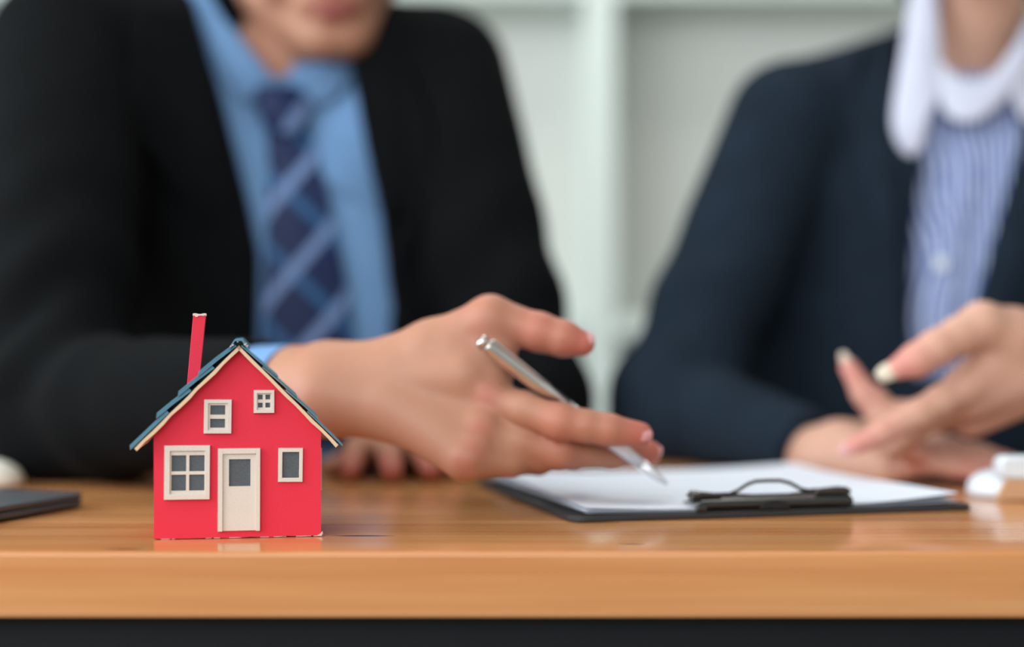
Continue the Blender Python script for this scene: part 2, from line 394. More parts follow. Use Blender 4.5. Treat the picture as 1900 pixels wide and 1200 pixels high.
    for sx in (-1, 1):
        ux, uz = sx*math.cos(ang), -math.sin(ang); nx, nz = sx*math.sin(ang), math.cos(ang)
        if sx == 1: Lh = L*0.995
        else: Lh = L*1.01
        P = lambda s_, h_, ux=ux, uz=uz, nx=nx, nz=nz: (ux*s_+nx*h_, ZR+uz*s_+nz*h_)
        bd = MB(); nseg = 12; pts_b = []; pts_t = []
        for i in range(nseg+1):
            s_ = Lh*i/nseg; wob = 0.00022*math.sin(i*1.9+sx)+0.00012*math.sin(i*4.1)
            pts_b.append(P(s_, -0.0017+wob)); pts_t.append(P(s_, wob*0.4))
        bd.prism(pts_t+pts_b[::-1], y0, y1)
        rb = bd.build('roof_board', M['tan'], root)
        un = MB()  # dark wedges put in as the shade beneath the lifted shingles
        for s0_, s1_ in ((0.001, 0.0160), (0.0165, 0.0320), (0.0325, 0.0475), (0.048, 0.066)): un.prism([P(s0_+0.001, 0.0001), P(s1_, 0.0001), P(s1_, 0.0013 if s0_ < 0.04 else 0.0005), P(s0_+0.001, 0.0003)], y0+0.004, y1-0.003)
        tag(un.build('shingle_gap_shade', M['dark'], rb), 'dark filler standing in for the shade in the gaps under the shingles')
        nc = 5; cw = (y1-y0)/nc; rows = [(0.001, 0.0245), (0.0165, 0.0385), (0.0325, 0.0535), (0.048, Lh+0.0013)]
        for r, (s0, s1) in enumerate(rows):
            for c in range(nc):
                ya = y0-0.0004+c*cw+0.0001; yb = ya+cw-0.0002
                j = rnd.uniform(-0.0006, 0.0006)*(0.3 if c == 0 else 1.0); lift = 0.0017+rnd.uniform(0, 0.0006)+(0.0007 if sx < 0 else 0)
                if r == 3: lift = 0.0006
                m = MB(); nl = 4 if sx < 0 else 2
                for q in range(nl):
                    th = 0.00042 if sx < 0 else 0.0003
                    h0 = 0.0003+q*(th+0.00007); e = (q-1.5)*-0.0006
                    s0q, s1q = s0, s1+j+e*(1 if r < 3 else 0.6)
                    A = P(s0q, h0+0.0002); B = P((s0q+s1q)/2, h0+lift*0.62); C = P(s1q, h0+lift*0.95)
                    A2 = P(s0q, h0+0.0002+th); B2 = P((s0q+s1q)/2, h0+lift*0.62+th); C2 = P(s1q, h0+lift*0.95+th)
                    m.prism([A2, B2, C2, C, B, A] if sx > 0 else [A, B, C, C2, B2, A2], ya+(q*0.0003 if sx < 0 else 0), yb)
                m.build('shingle', M['teal'], rb)
    # folded ridge caps with torn pale ends
    nseg = 4; cw = (y1-y0)/nseg
    for c in range(nseg):
        ya = y0-0.0012+c*cw; yb = ya+cw+0.002; up = 0.0012*c/3
        wdt = 0.0048+0.0006*(c % 2)
        out = [(-wdt, ZR-wdt*0.62+0.0012), (-wdt+0.0004, ZR-wdt*0.62+0.0024), (-0.0022, ZR+0.0030), (0.0016, ZR+0.0033), (wdt-0.0004, ZR-wdt*0.62+0.0028), (wdt, ZR-wdt*0.62+0.0014)]
        inn = [(wdt-0.0008, ZR-wdt*0.62+0.0016), (0.0014, ZR+0.0024), (-0.0020, ZR+0.0022), (-wdt+0.0008, ZR-wdt*0.62+0.0014)]
        poly = [(x, z+up) for x, z in out+inn]
        m = MB(); m.prism(poly, ya, yb)
        rc = m.build('ridge_cap', M['teal'], root)
        if c == 0:
            tr = MB(); 
            for (x, z, r_) in ((-0.0040, ZR-0.0003, 0.0005), (-0.0030, ZR+0.0003, 0.0006), (0.0030, ZR+0.0006, 0.0007), (0.0041, ZR-0.0001, 0.0006), (0.0036, ZR+0.0012, 0.0004), (-0.0006, ZR+0.0019, 0.0004)):
                tr.prism([(x-r_, z-r_*0.4), (x+r_*0.3, z-r_*0.7), (x+r_, z+r_*0.2), (x, z+r_*0.5)], ya-0.0003, ya+0.0002)
            tag(tr.build('torn_end', M['torn'], rc), kind='stuff')
    # leaning chimney with a torn pale rim
    z0 = hz(724); zt = hz(582); yc = 0.018; hw = 0.0031
    ch = MB(); sh = lambda z: (hx(358.5) + (hx(369)-hx(358.5))*(z-hz(705))/(zt-hz(705)))
    v = []
    for z in (z0, zt):
        for dx, dy in ((-hw, -hw), (hw, -hw), (hw, hw), (-hw, hw)): v.append((sh(z)+dx*(0.97 if z == z0 else 1.03), yc+dy, z))
    ch.add(v, [(3, 2, 1, 0), (4, 5, 6, 7), (0, 1, 5, 4), (1, 2, 6, 5), (2, 3, 7, 6), (3, 0, 4, 7)])
    co = ch.build('chimney', M['red'], root, 0.00015, 1)
    rim = MB(); n = 9; top = []; lowr = []
    for i in range(n+1):
        x = sh(zt)-hw-0.0003+(2*hw+0.0006)*i/n; lowr.append((x, zt-0.0003-(0.0010 if i in (2, 3) else 0.0002+0.0004*rnd.random()))); top.append((x, zt+0.0004+0.0002*math.sin(i)))
    rim.prism(lowr+top[::-1], yc-hw-0.0004, yc+hw+0.0004); rim.build('torn_rim', M['torn'], co)
house()

# ------------------------------------------------------------------ clipboard, sheets
CA = math.radians(14.5); CL = at(1060, 970, 0.785)[:2]; BW, BD = 0.252, 0.238
BZ = TABLE_Z+0.0006
def cb(u, v, z=0): return (CL[0]+u*math.cos(CA)-v*math.sin(CA), CL[1]+u*math.sin(CA)+v*math.cos(CA), z)
def clipboard():
    root = tag(empty('clipboard', (CL[0], CL[1], TABLE_Z), CA), 'black clipboard with metal spring clip lying on the table under white sheets', 'clipboard')
    MB().prismz(rrect(0, BW, 0, BD, 0.010), 0.0004, 0.0036).build('board', M['board'], root, 0.0006)
    u0, u1 = 0.0735, 0.1735; vb = 0.0022
    hard = MB(); hard.prismz(rrect(u0-0.002, u1+0.002, vb-0.0015, vb+0.02, 0.002), 0.0034, 0.0039); hard.build('base_plate', M['clip'], root, 0.0002, 1)
    # rolled clamp bar
    pr = [(0.0012, 0.0046), (-0.0006, 0.0056), (-0.0014, 0.0072), (-0.0010, 0.0088), (0.0004, 0.0100), (0.0022, 0.0106), (0.004, 0.0116), (0.008, 0.0124), (0.013, 0.0118), (0.020, 0.0086), (0.028, 0.0070), (0.028, 0.0060), (0.020, 0.0076), (0.013, 0.0104), (0.008, 0.0108), (0.004, 0.0096), (0.002, 0.0070), (0.002, 0.0046)]
    n = len(pr); mb = MB(); a, b = u0+0.004, u1-0.002
    mb.add([(a, vb+y, z) for y, z in pr]+[(b, vb+y, z) for y, z in pr], [tuple(range(n)), tuple(range(2*n-1, n-1, -1))]+[(k, (k+1) % n, n+(k+1) % n, n+k) for k in range(n)])
    bar = mb.build('clamp_bar', M['clip'], root); bar.data.shade_smooth(); bar.data.set_sharp_from_angle(angle=math.radians(40))
    nt = MB(); nt.prism([(0.122+0.0095*math.cos(x), 0.0046+0.0052*math.sin(x)) for x in [math.pi*i/10 for i in range(11)]], vb-0.0020, vb-0.0006); nt.build('notch_shade', M['dark'], bar, 0.0002, 1)  # dark half disc laid on as the shaded notch in the bar
    # folded end tabs with their pivot curls
    for x0, x1, zz in ((u0-0.001, u0+0.018, 0.0134), (u1-0.024, u1-0.001, 0.0144)):
        t = MB(); t.prism([(x0, 0.0118), (x0+0.001, zz), (x0+0.006, zz+0.0012 if x0 < 0.1 else zz), (x1-0.004, zz+0.0002 if x0 < 0.1 else zz+0.001), (x1, zz-0.0002), (x1, 0.0118)], vb+0.003, vb+0.012); t.build('end_tab', M['clip'], root, 0.0004, 2)
        xe = x0+0.0035 if x0 < 0.1 else x1-0.0035
        e = MB(); e.tube([(xe-0.0022, vb+0.007, 0.0118), (xe+0.0022, vb+0.007, 0.0118)], 0.0037, 12); e.build('pivot_curl', M['clip'], root, smooth=False)
    e = MB(); e.tube([(u0+0.001, vb-0.001, 0.0062), (u0+0.006, vb-0.001, 0.0062)], 0.0024, 10); e.build('rivet', M['clip'], root)
    # wire lever
    pts = [(u0+0.010, 0.0128), (u0+0.024, 0.0128), (u0+0.031, 0.0143), (u0+0.037, 0.0178), (u0+0.042, 0.0194), (u0+0.050, 0.0196), (u0+0.058, 0.0194), (u0+0.064, 0.0178), (u0+0.071, 0.0141), (u0+0.078, 0.0128), (u0+0.092, 0.0128)]
    m = MB(); m.tube([(x, vb+0.007+(0.004 if z > 0.014 else 0), z) for x, z in pts], 0.0011, 8); m.build('wire_lever', M['clip'], root, smooth=True)
    # liner wings left and right of the lever
    for xa, xb in ((u0+0.016, u0+0.042), (u0+0.060, u0+0.082)):
        t = MB(); t.prism([(xa, 0.0112), (xb, 0.0112), (xb-0.003, 0.0122), (xa+0.006, 0.0134), (xa, 0.0128)] if xa < 0.1 else [(xa, 0.0112), (xb, 0.0112), (xb, 0.0128), (xb-0.006, 0.0134), (xa+0.003, 0.0122)], vb+0.009, vb+0.0105); t.build('spring_wing', M['clip'], root, 0.0002, 1)
clipboard()
def sheet(label, u0, u1, v0, v1, z, curl, rot):
    nu, nv = 24, 20; mb = MB(); ca, sa = math.cos(rot), math.sin(rot); top = []; th = 0.00012
    for side in (0, 1):
        for j in range(nv+1):
            for i in range(nu+1):
                a, b = i/nu, j/nv
                u = u0+(u1-u0)*a; v = v0+(v1-v0)*b
                u, v = (u-0.12)*ca-(v-0.02)*sa+0.12, (u-0.12)*sa+(v-0.02)*ca+0.02
                lift = curl*((max(0, 0.35-a)/0.35)**2*(0.4+0.6*b)+(max(0, a-0.6)/0.4)**2*0.9*(1-0.4*b)+0.5*max(0, b-0.6)**2/0.16)
                clampv = min(1.0, (abs(u-0.1235)/0.06)**2+max(0, v-0.012)/0.08)
                x, y, _ = cb(u, v); mb.v.append((x, y, BZ+z+lift*clampv+(th if side else 0)))
    N = (nu+1)*(nv+1)
    for j in range(nv):
        for i in range(nu):
            q = (j*(nu+1)+i, j*(nu+1)+i+1, (j+1)*(nu+1)+i+1, (j+1)*(nu+1)+i)
            mb.f.append(tuple(x+N for x in q)); mb.f.append(q[::-1]); mb.m += [0, 0]
    B = [i for i in range(nu+1)]+[(j*(nu+1)+nu) for j in range(1, nv+1)]+[nv*(nu+1)+i for i in range(nu-1, -1, -1)]+[j*(nu+1) for j in range(nv-1, 0, -1)]
    for a, b in zip(B, B[1:]+B[:1]): mb.f.append((a, b, b+N, a+N)); mb.m.append(0)
    o = mb.build('paper_sheet', M['sheet'], smooth=True); o.data.set_sharp_from_angle(angle=math.radians(50))
    return tag(o, label, 'paper', 'white sheets under the clip of the clipboard')
sheet('bottom white paper sheet lying flat against the black clipboard board', 0.011, 0.243, 0.0060, 0.2320, 0.0034, 0.0012, 0.0)
sheet('middle white paper sheet peeking out at the clipboard stack left edge', 0.009, 0.242, 0.0056, 0.2300, 0.0040, 0.0034, 0.006)
sheet('topmost white paper sheet under the pen tip on the clipboard', 0.010, 0.243, 0.0058, 0.2310, 0.0046, 0.0058, -0.004)

# ------------------------------------------------------------------ pen
def pen():
    A = Vector(at(888, 630, 0.811)); B = Vector(at(1237, 897, 0.842)); d = (B-A); Ln = d.length; d.normalize()
    root = tag(empty('ballpoint_pen', A), 'slim silver ballpoint pen with white barrel between the man\'s fingers', 'pen')
    up = Vector((0, -1, 0)).cross(d).normalized(); nrm = d.cross(up)
    pt = lambda s_, h=0.0, w=0.0: d*(s_*Ln)+up*h+nrm*w
    R_ = 0.0044
    m = MB(); m.tube([pt(0.035), pt(0.045), pt(0.06), pt(0.30), pt(0.46)], [R_*0.86, R_*0.98, R_, R_, R_], 20); m.build('upper_barrel', M['chrome'], root, smooth=False, ).data.shade_smooth()
    m = MB(); m.tube([pt(0.0), pt(0.006), pt(0.034)], [R_*0.72, R_*0.98, R_*0.98], 16); m.build('push_button', M['chrome'], root).data.shade_smooth()
    m = MB(); m.tube([pt(0.455), pt(0.475)], [R_*1.06, R_*1.06], 20); m.build('ring', M['chrome'], root)
    m = MB(); m.tube([pt(0.475), pt(0.7), pt(0.86)], [R_*0.98, R_*0.96, R_*0.78], 20); m.build('lower_barrel', M['whitemetal'], root).data.shade_smooth()
    m = MB(); m.tube([pt(0.86), pt(0.93), pt(0.965), pt(0.97), pt(1.0)], [R_*0.78, R_*0.62, R_*0.5, R_*0.42, R_*0.22], 16); m.build('tip', M['whitemetal'], root).data.shade_smooth()
    m = MB()
    m.tube([pt(0.05, R_*0.8, R_*-0.7), pt(0.06, R_*1.05, R_*-0.9), pt(0.2, R_*1.0, -R_*0.9), pt(0.36, R_*0.85, -R_*0.75)], [0.0011, 0.0013, 0.0012, 0.0010], 8); m.build('pocket_clip', M['chrome'], root).data.shade_smooth()
pen()

# ------------------------------------------------------------------ laptop, cream papers, white things
def laptop():
    rz = math.radians(-17)
    root = tag(empty('laptop', (-0.2570, 0.868, TABLE_Z), rz), 'closed slim dark grey laptop whose rounded corner shows at the left edge', 'laptop')
    w_, d_ = 0.285, 0.186
    MB().prismz(rrect(-w_, 0, -d_, 0, 0.012), 0.0012, 0.0058).build('base', M['laptop'], root, 0.0022, 3)
    MB().prismz(rrect(-w_, 0, -d_, 0, 0.012), 0.0061, 0.0092).build('lid', M['laptop'], root, 0.0010, 2)
    MB().tube([(-w_+0.04, -d_+0.008, 0.0060), (-0.04, -d_+0.008, 0.0060)], 0.0024, 10).build('hinge', M['rubber'], root)
    for x in (-w_+0.03, -0.03):
        for y in (-0.024, -d_+0.03): MB().tube([(x, y, 0.0002), (x, y, 0.0012)], 0.006, 14).build('rubber_foot', M['rubber'], root)
laptop()
def dome(name, parent, mat, cx, cy, cz, rx, ry, rz_, p=2.0):
    n, k = 28, 10; m = MB()
    for j in range(k+1):
        t = math.pi/2*j/k; z = rz_*math.sin(t)**(2/p); r = math.cos(t)**(2/p) if j < k else 0.0005
        for i in range(n):
            a = 2*math.pi*i/n; m.v.append((cx+rx*r*math.cos(a), cy+ry*r*math.sin(a), cz+z))
    for j in range(k):
        for i in range(n):
            i2 = (i+1) % n; m.f.append((j*n+i, j*n+i2, (j+1)*n+i2, (j+1)*n+i)); m.m.append(0)
    m.f.append(tuple(range(n-1, -1, -1))); m.f.append(tuple(k*n+i for i in range(n))); m.m += [0, 0]
    return m.build(name, mat, parent, smooth=True)
def mouse():
    c = at(-32, 906, 0.998); root = tag(empty('computer_mouse', (c[0], c[1], TABLE_Z), 0.2), 'cream white computer mouse at the left edge behind the grey laptop', 'mouse')
    dome('shell', root, M['cream'], 0, 0, 0.0015, 0.028, 0.025, 0.0185, 2.2)
    MB().prismz([(0.024*math.cos(a), 0.021*math.sin(a)) for a in [2*math.pi*i/20 for i in range(20)]], 0.0003, 0.0016).build('sole', M['rubber'], root)
    MB().tube([(-0.002, -0.014, 0.0156), (0.002, -0.014, 0.0156)], 0.003, 10).build('scroll_wheel', M['rubber'], root)
mouse()
def round_case():
    c = at(1112, 886, 1.10); root = tag(empty('round_case', (c[0], c[1], TABLE_Z)), 'small white round case lying behind the clipboard under the pointing fingers', 'case')
    MB().prismz([(0.0175*math.cos(a), 0.0175*math.sin(a)) for a in [2*math.pi*i/28 for i in range(28)]], 0.0, 0.0055).build('base', M['rubber'], root, 0.001)
    dome('lid', root, M['plastic'], 0, 0, 0.0057, 0.0180, 0.0180, 0.0085, 3.0)
round_case()
def white_box():
    c = at(1850, 928, 0.905); root = tag(empty('desk_box', (c[0], c[1], TABLE_Z), 0), 'white rounded plastic box with tan front panel at the right edge', 'box')
    # sloped tan front below a rounded white top
    MB().prismz(rrect(0.006, 0.10, 0.0, 0.055, 0.008), 0.0004, 0.0135).build('body', M['plastic'], root, 0.003, 3)
    MB().prism(rrect(0.0, 0.112, 0.0138, 0.0288, 0.0060), -0.006, 0.010).build('lid', M['plastic'], root, 0.0028, 3)
    m = MB(); m.add([(-0.002, -0.0032, 0.0006), (0.10, -0.0032, 0.0006), (0.10, -0.006, 0.0140), (0.005, -0.006, 0.0140), (-0.002, -0.0002, 0.0006), (0.10, -0.0002, 0.0006), (0.10, -0.0002, 0.0140), (0.005, -0.0002, 0.0140)], [(0, 1, 2, 3), (7, 6, 5, 4), (0, 4, 5, 1), (1, 5, 6, 2), (2, 6, 7, 3), (3, 7, 4, 0)]); m.build('front_panel', M['tanpanel'], root, 0.0006, 2)
    dome('side_bulge', root, M['plastic'], 0.026, 0.028, 0.0004, 0.036, 0.027, 0.0185, 3.0)
white_box()

# ------------------------------------------------------------------ implicit-surface kit for the people
def axis(*segs):
    """segs: (start, end, step) pieces, joined into one rising list of grid lines"""
    out = []
    for a, b, st in segs:
        n = max(1, int(round((b-a)/st))); out += [a+(b-a)*i/n for i in range(n)]
    out.append(segs[-1][1]); return np.array(out, np.float32)
def smin(a, b, k):
    if k <= 0: return np.minimum(a, b)
    h = np.clip(0.5+0.5*(b-a)/k, 0, 1); return b*(1-h)+a*h-k*h*(1-h)
def capsule(X, Y, Z, a, b, ra, rb, flat=None):
    a = np.asarray(a, np.float32); b = np.asarray(b, np.float32); ab = b-a; L2 = float(ab@ab)+1e-12
    px, py, pz = X-a[0], Y-a[1], Z-a[2]
    t = np.clip((px*ab[0]+py*ab[1]+pz*ab[2])/L2, 0, 1)
    px = px-t*ab[0]; py = py-t*ab[1]; pz = pz-t*ab[2]
    if flat is not None:
        n, s = flat; n = np.asarray(n, np.float32); n = n/np.linalg.norm(n)
        q = (px*n[0]+py*n[1]+pz*n[2])*(1/s-1); px = px+n[0]*q; py = py+n[1]*q; pz = pz+n[2]*q
    return np.sqrt(px*px+py*py+pz*pz)-(ra+(rb-ra)*t)
class Field:
    def __init__(s, xs, ys, zs):
        s.ax = (xs, ys, zs); s.F = np.full((len(xs), len(ys), len(zs)), 0.5, np.float32)
    def region(s, lo, hi):
        sl = []
        for a, l, h in zip(s.ax, lo, hi):
            i0 = max(0, int(np.searchsorted(a, l))-2); i1 = min(len(a), int(np.searchsorted(a, h))+2); sl.append(slice(i0, max(i0+1, i1)))
        sl = tuple(sl)
        return sl, s.ax[0][sl[0]][:, None, None], s.ax[1][sl[1]][None, :, None], s.ax[2][sl[2]][None, None, :]
    def add(s, a, b, ra, rb=None, k=0.01, flat=None, sub=False):
        rb = ra if rb is None else rb; a = np.asarray(a); b = np.asarray(b); mg = max(ra, rb)*1.6+3*k+0.012
        sl, X, Y, Z = s.region(np.minimum(a, b)-mg, np.maximum(a, b)+mg)
        f = capsule(X, Y, Z, a, b, ra, rb, flat)
        s.F[sl] = -smin(-s.F[sl], f, k) if sub else smin(s.F[sl], f, k)
    def hand(s, palm, fingers, k_palm=0.008, k_fin=0.004, k_join=0.007, k_each=0.0014):
        pts = np.array([p for c in palm for p in c[:2]]+[p for f in fingers for p, r in f]); sl, X, Y, Z = s.region(pts.min(0)-0.045, pts.max(0)+0.045)
        P = np.full(s.F[sl].shape, 0.5, np.float32)
        for c in palm: P = smin(P, capsule(X, Y, Z, c[0], c[1], c[2], c[3], c[4] if len(c) > 4 else None), k_palm)
        T = P.copy()
        for f in fingers:
            G = np.full(P.shape, 0.5, np.float32)
            for (p, r), (q, r2) in zip(f[:-1], f[1:]): G = smin(G, capsule(X, Y, Z, p, q, r, r2), k_fin)
            T = smin(T, smin(P, G, k_join), k_each)
        s.F[sl] = smin(s.F[sl], T, 0.006)
    def mesh(s, name, mats, parent, relax=2, post=None):
        F = s.F; xs, ys, zs = s.ax; I = F < 0
        c = np.zeros(tuple(n-1 for n in F.shape), np.int8)
        for i in (0, 1):
            for j in (0, 1):
                for k in (0, 1): c += I[i:F.shape[0]-1+i, j:F.shape[1]-1+j, k:F.shape[2]-1+k]
        mask = (c > 0) & (c < 8); idx = np.argwhere(mask); ids = np.full(mask.shape, -1, np.int64); ids[mask] = np.arange(len(idx))
        i, j, k = idx.T; V = np.zeros((len(idx), 3)); cnt = np.zeros(len(idx))
        cor = [(a, b, d) for a in (0, 1) for b in (0, 1) for d in (0, 1)]
        for p in cor:
            for axn in range(3):
                if p[axn]: continue
                q = list(p); q[axn] = 1
                f0 = F[i+p[0], j+p[1], k+p[2]]; f1 = F[i+q[0], j+q[1], k+q[2]]; m = (f0 < 0) != (f1 < 0)
                t = np.where(m, f0/np.where(m, f0-f1, 1), 0)
                A = np.stack([xs[i+p[0]], ys[j+p[1]], zs[k+p[2]]], 1); B = np.stack([xs[i+q[0]], ys[j+q[1]], zs[k+q[2]]], 1)
                V += np.where(m[:, None], A+(B-A)*t[:, None], 0); cnt += m
        V /= cnt[:, None]
        faces = []
        for axn in range(3):
            sa = [slice(None)]*3; sb = [slice(None)]*3; sa[axn] = slice(0, -1); sb[axn] = slice(1, None)
            A = I[tuple(sa)]; B = I[tuple(sb)]; E = np.argwhere(A != B); o1, o2 = [(1, 2), (2, 0), (0, 1)][axn]
            E = E[(E[:, o1] > 0) & (E[:, o2] > 0) & (E[:, o1] < F.shape[o1]-1) & (E[:, o2] < F.shape[o2]-1)]
            def cell(d1, d2):
                e = E.copy(); e[:, o1] += d1; e[:, o2] += d2; return ids[e[:, 0], e[:, 1], e[:, 2]]
            Q = np.stack([cell(-1, -1), cell(0, -1), cell(0, 0), cell(-1, 0)], 1); fl = ~A[E[:, 0], E[:, 1], E[:, 2]]
            Q[fl] = Q[fl][:, ::-1]; faces.append(Q)
        Q = np.concatenate(faces); Q = Q[(Q >= 0).all(1)]
        e = np.concatenate([Q[:, [0, 1]], Q[:, [1, 2]], Q[:, [2, 3]], Q[:, [3, 0]]])
        for _ in range(relax):
            acc = np.zeros_like(V); n = np.bincount(e[:, 0], minlength=len(V))+np.bincount(e[:, 1], minlength=len(V))
            for d in range(3): acc[:, d] = np.bincount(e[:, 0], V[e[:, 1], d], len(V))+np.bincount(e[:, 1], V[e[:, 0], d], len(V))
            V = V*0.5+0.5*acc/np.maximum(n, 1)[:, None]
        if post is not None: V = post(V)
        me = bpy.data.meshes.new(name); me.from_pydata(V.tolist(), [], Q.tolist())
        for m in (mats if isinstance(mats, list) else [mats]): me.materials.append(m)
        me.shade_smooth(); o = bpy.data.objects.new(name, me); COL.objects.link(o); o.parent = parent
        if parent is not None: me.transform(Matrix.Translation(-Vector(parent.location)))
        s.V = V; return o
def paint(o, V, name, spots):
    """per-vertex skin flush: list of (point, radius, amount)"""
    val = np.zeros(len(V))
    for p, r, a in spots: val = np.maximum(val, a*np.exp(-((V-np.asarray(p))**2).sum(1)/(r*r)))
    at_ = o.data.attributes.new(name, 'FLOAT', 'POINT'); at_.data.foreach_set('value', val.astype(np.float32))
def bvh_of(o):
    me = o.data; off = Vector(o.parent.location) if o.parent else Vector()
    return BVHTree.FromPolygons([v.co+off for v in me.vertices], [tuple(p.vertices) for p in me.polygons])
def drape(bvh, px, py, lift, dflt):
    """point on a garment straight behind pixel (px, py), raised by lift"""
    p = Vector(at(px, py, 1.0)); o = Vector((0, 0, CAM_Z)); d = (p-o).normalized()
    h, n, i, t = bvh.ray_cast(o+d*1.12, d)
    if h is None or h.y > dflt+0.12: h = Vector(at(px, py, dflt))
    return h-d*lift
def cloth_sheet(name, mat, parent, rows, thick, sub=2, uv=None):
    nr, nc = len(rows), len(rows[0]); off = Vector(parent.location)
    vs = [Vector(p)-off for r in rows for p in r]; fs = [(i*nc+j, i*nc+j+1, (i+1)*nc+j+1, (i+1)*nc+j) for i in range(nr-1) for j in range(nc-1)]
    me = bpy.data.meshes.new(name); me.from_pydata(vs, [], fs); me.materials.append(mat); me.shade_smooth()
    if uv:
        l = me.uv_layers.new(name='uv'); flat = [p for r in uv for p in r]
        for lp in me.loops: l.data[lp.index].uv = flat[lp.vertex_index]
    o = bpy.data.objects.new(name, me); COL.objects.link(o); o.parent = parent
    so = o.modifiers.new('thickness', 'SOLIDIFY'); so.thickness = thick; so.offset = 0
    if sub: ss = o.modifiers.new('smooth', 'SUBSURF'); ss.levels = sub; ss.render_levels = sub
    return o
def nail(parent_body, root, p, direction, normal, L, W_, mat, name='fingernail'):
    """small curved plate on a fingertip"""
    d = Vector(direction).normalized(); n = Vector(normal); n = (n-d*n.dot(d)).normalized(); s_ = d.cross(n); p = Vector(p)
    rows = []
    for i in range(6):
        a = i/5; wd = W_*(0.85+0.3*math.sin(math.pi*min(1, a*0.9+0.1)))*(0.55 if i == 5 else 1) * (0.75 if i == 0 else 1)
        rows.append([p+d*(L*(a-0.5))+s_*(wd*0.5*b)-n*(W_*0.30*b*b+0.0004*(a-0.4)**2*8) for b in (-1, -0.5, 0, 0.5, 1)])
    o = cloth_sheet(name, mat, root, rows, 0.0006, 1); o.parent = parent_body; return o

def head_prims(f, org, Rm, k=0.012, ears=True):
    T = lambda x, y, z: np.asarray(org)+np.asarray(Rm)@np.array([x, y, z]); A = f.add
    A(T(0, 0.030, 0.050), T(0, -0.008, 0.055), 0.078, 0.072, k); A(T(0, -0.02, 0.03), T(0, -0.046, -0.055), 0.060, 0.040, 0.02)
    for s_ in (-1, 1):
        A(T(s_*0.057, 0.015, -0.033), T(s_*0.020, -0.062, -0.075), 0.021, 0.018, 0.014)          # jaw
        A(T(s_*0.036, -0.052, -0.008), T(s_*0.040, -0.045, -0.02), 0.027, 0.024, 0.014)          # cheek
        A(T(s_*0.012, -0.085, 0.048), T(s_*0.05, -0.066, 0.046), 0.011, 0.010, 0.012)            # brow
        A(T(s_*0.032, -0.098, 0.022), T(s_*0.034, -0.098, 0.022), 0.012, 0.012, 0.010, sub=True) # socket
        A(T(s_*0.031, -0.076, 0.022), T(s_*0.033, -0.076, 0.022), 0.0125, 0.0125, 0.002)         # eye
        A(T(s_*0.013, -0.094, -0.016), T(s_*0.010, -0.090, -0.014), 0.0075, 0.007, 0.005)        # nostril wing
        if ears:
            A(T(s_*0.077, 0.020, 0.028), T(s_*0.074, 0.012, -0.018), 0.016, 0.010, 0.003, flat=(np.asarray(Rm)@np.array([1, 0.35*s_, 0]), 0.4))
    A(T(0, -0.084, 0.036), T(0, -0.106, -0.010), 0.008, 0.0105, 0.008)                             # nose
    A(T(-0.011, -0.072, -0.078), T(0.011, -0.072, -0.078), 0.018, 0.018, 0.012)                    # chin
    A(T(-0.020, -0.077, -0.043), T(0.020, -0.077, -0.043), 0.012, 0.012, 0.01)                     # muzzle
    for s_ in (-1, 1):
        A(T(s_*0.025, -0.081, -0.0470), T(s_*0.006, -0.0895, -0.0425), 0.0026, 0.0046, 0.004)
        A(T(s_*0.024, -0.081, -0.0485), T(s_*0.008, -0.0890, -0.0535), 0.0026, 0.0054, 0.004); A(T(-0.008, -0.0890, -0.0535), T(0.008, -0.0890, -0.0535), 0.0054, 0.0054, 0.004)
    A(T(-0.023, -0.0925, -0.0478), T(0.023, -0.0925, -0.0478), 0.0012, 0.0012, 0.0025, sub=True)
    return T
def hair_mesh(name, parent, org, Rm, long=False):
    T = lambda x, y, z: np.asarray(org)+np.asarray(Rm)@np.array([x, y, z]); o3 = np.asarray(org)
    f = Field(axis((o3[0]-0.16, o3[0]+0.16, 0.006)), axis((o3[1]-0.17, o3[1]+0.17, 0.006)), axis((o3[2]-0.16, o3[2]+0.20, 0.006)))
    f.add(T(0, 0.034, 0.058), T(0, -0.004, 0.066), 0.086, 0.080, 0.01)
    if long:
        for s_ in (-1, 1): f.add(T(s_*0.06, 0.035, 0.03), T(s_*0.055, 0.045, -0.08), 0.036, 0.030, 0.02)
        f.add(T(0, 0.06, 0.02), T(0, 0.07, -0.08), 0.05, 0.04, 0.02)
    f.add(T(0, -0.12, -0.02), T(0, -0.075, 0.015), 0.075, 0.070, 0.012, sub=True)
    f.add(T(0, -0.03, -0.07), T(0, -0.03, -0.05), 0.066, 0.07, 0.012, sub=True)
    V = f.mesh(name, M['hair'], parent, 2); return V
def rot_head(yaw, pitch, roll):
    """yaw > 0 turns the face to picture right, pitch > 0 looks down, roll > 0 tilts the crown to picture right"""
    return np.array(Matrix.Rotation(yaw, 3, 'Z') @ Matrix.Rotation(pitch, 3, 'X') @ Matrix.Rotation(roll, 3, 'Y'))
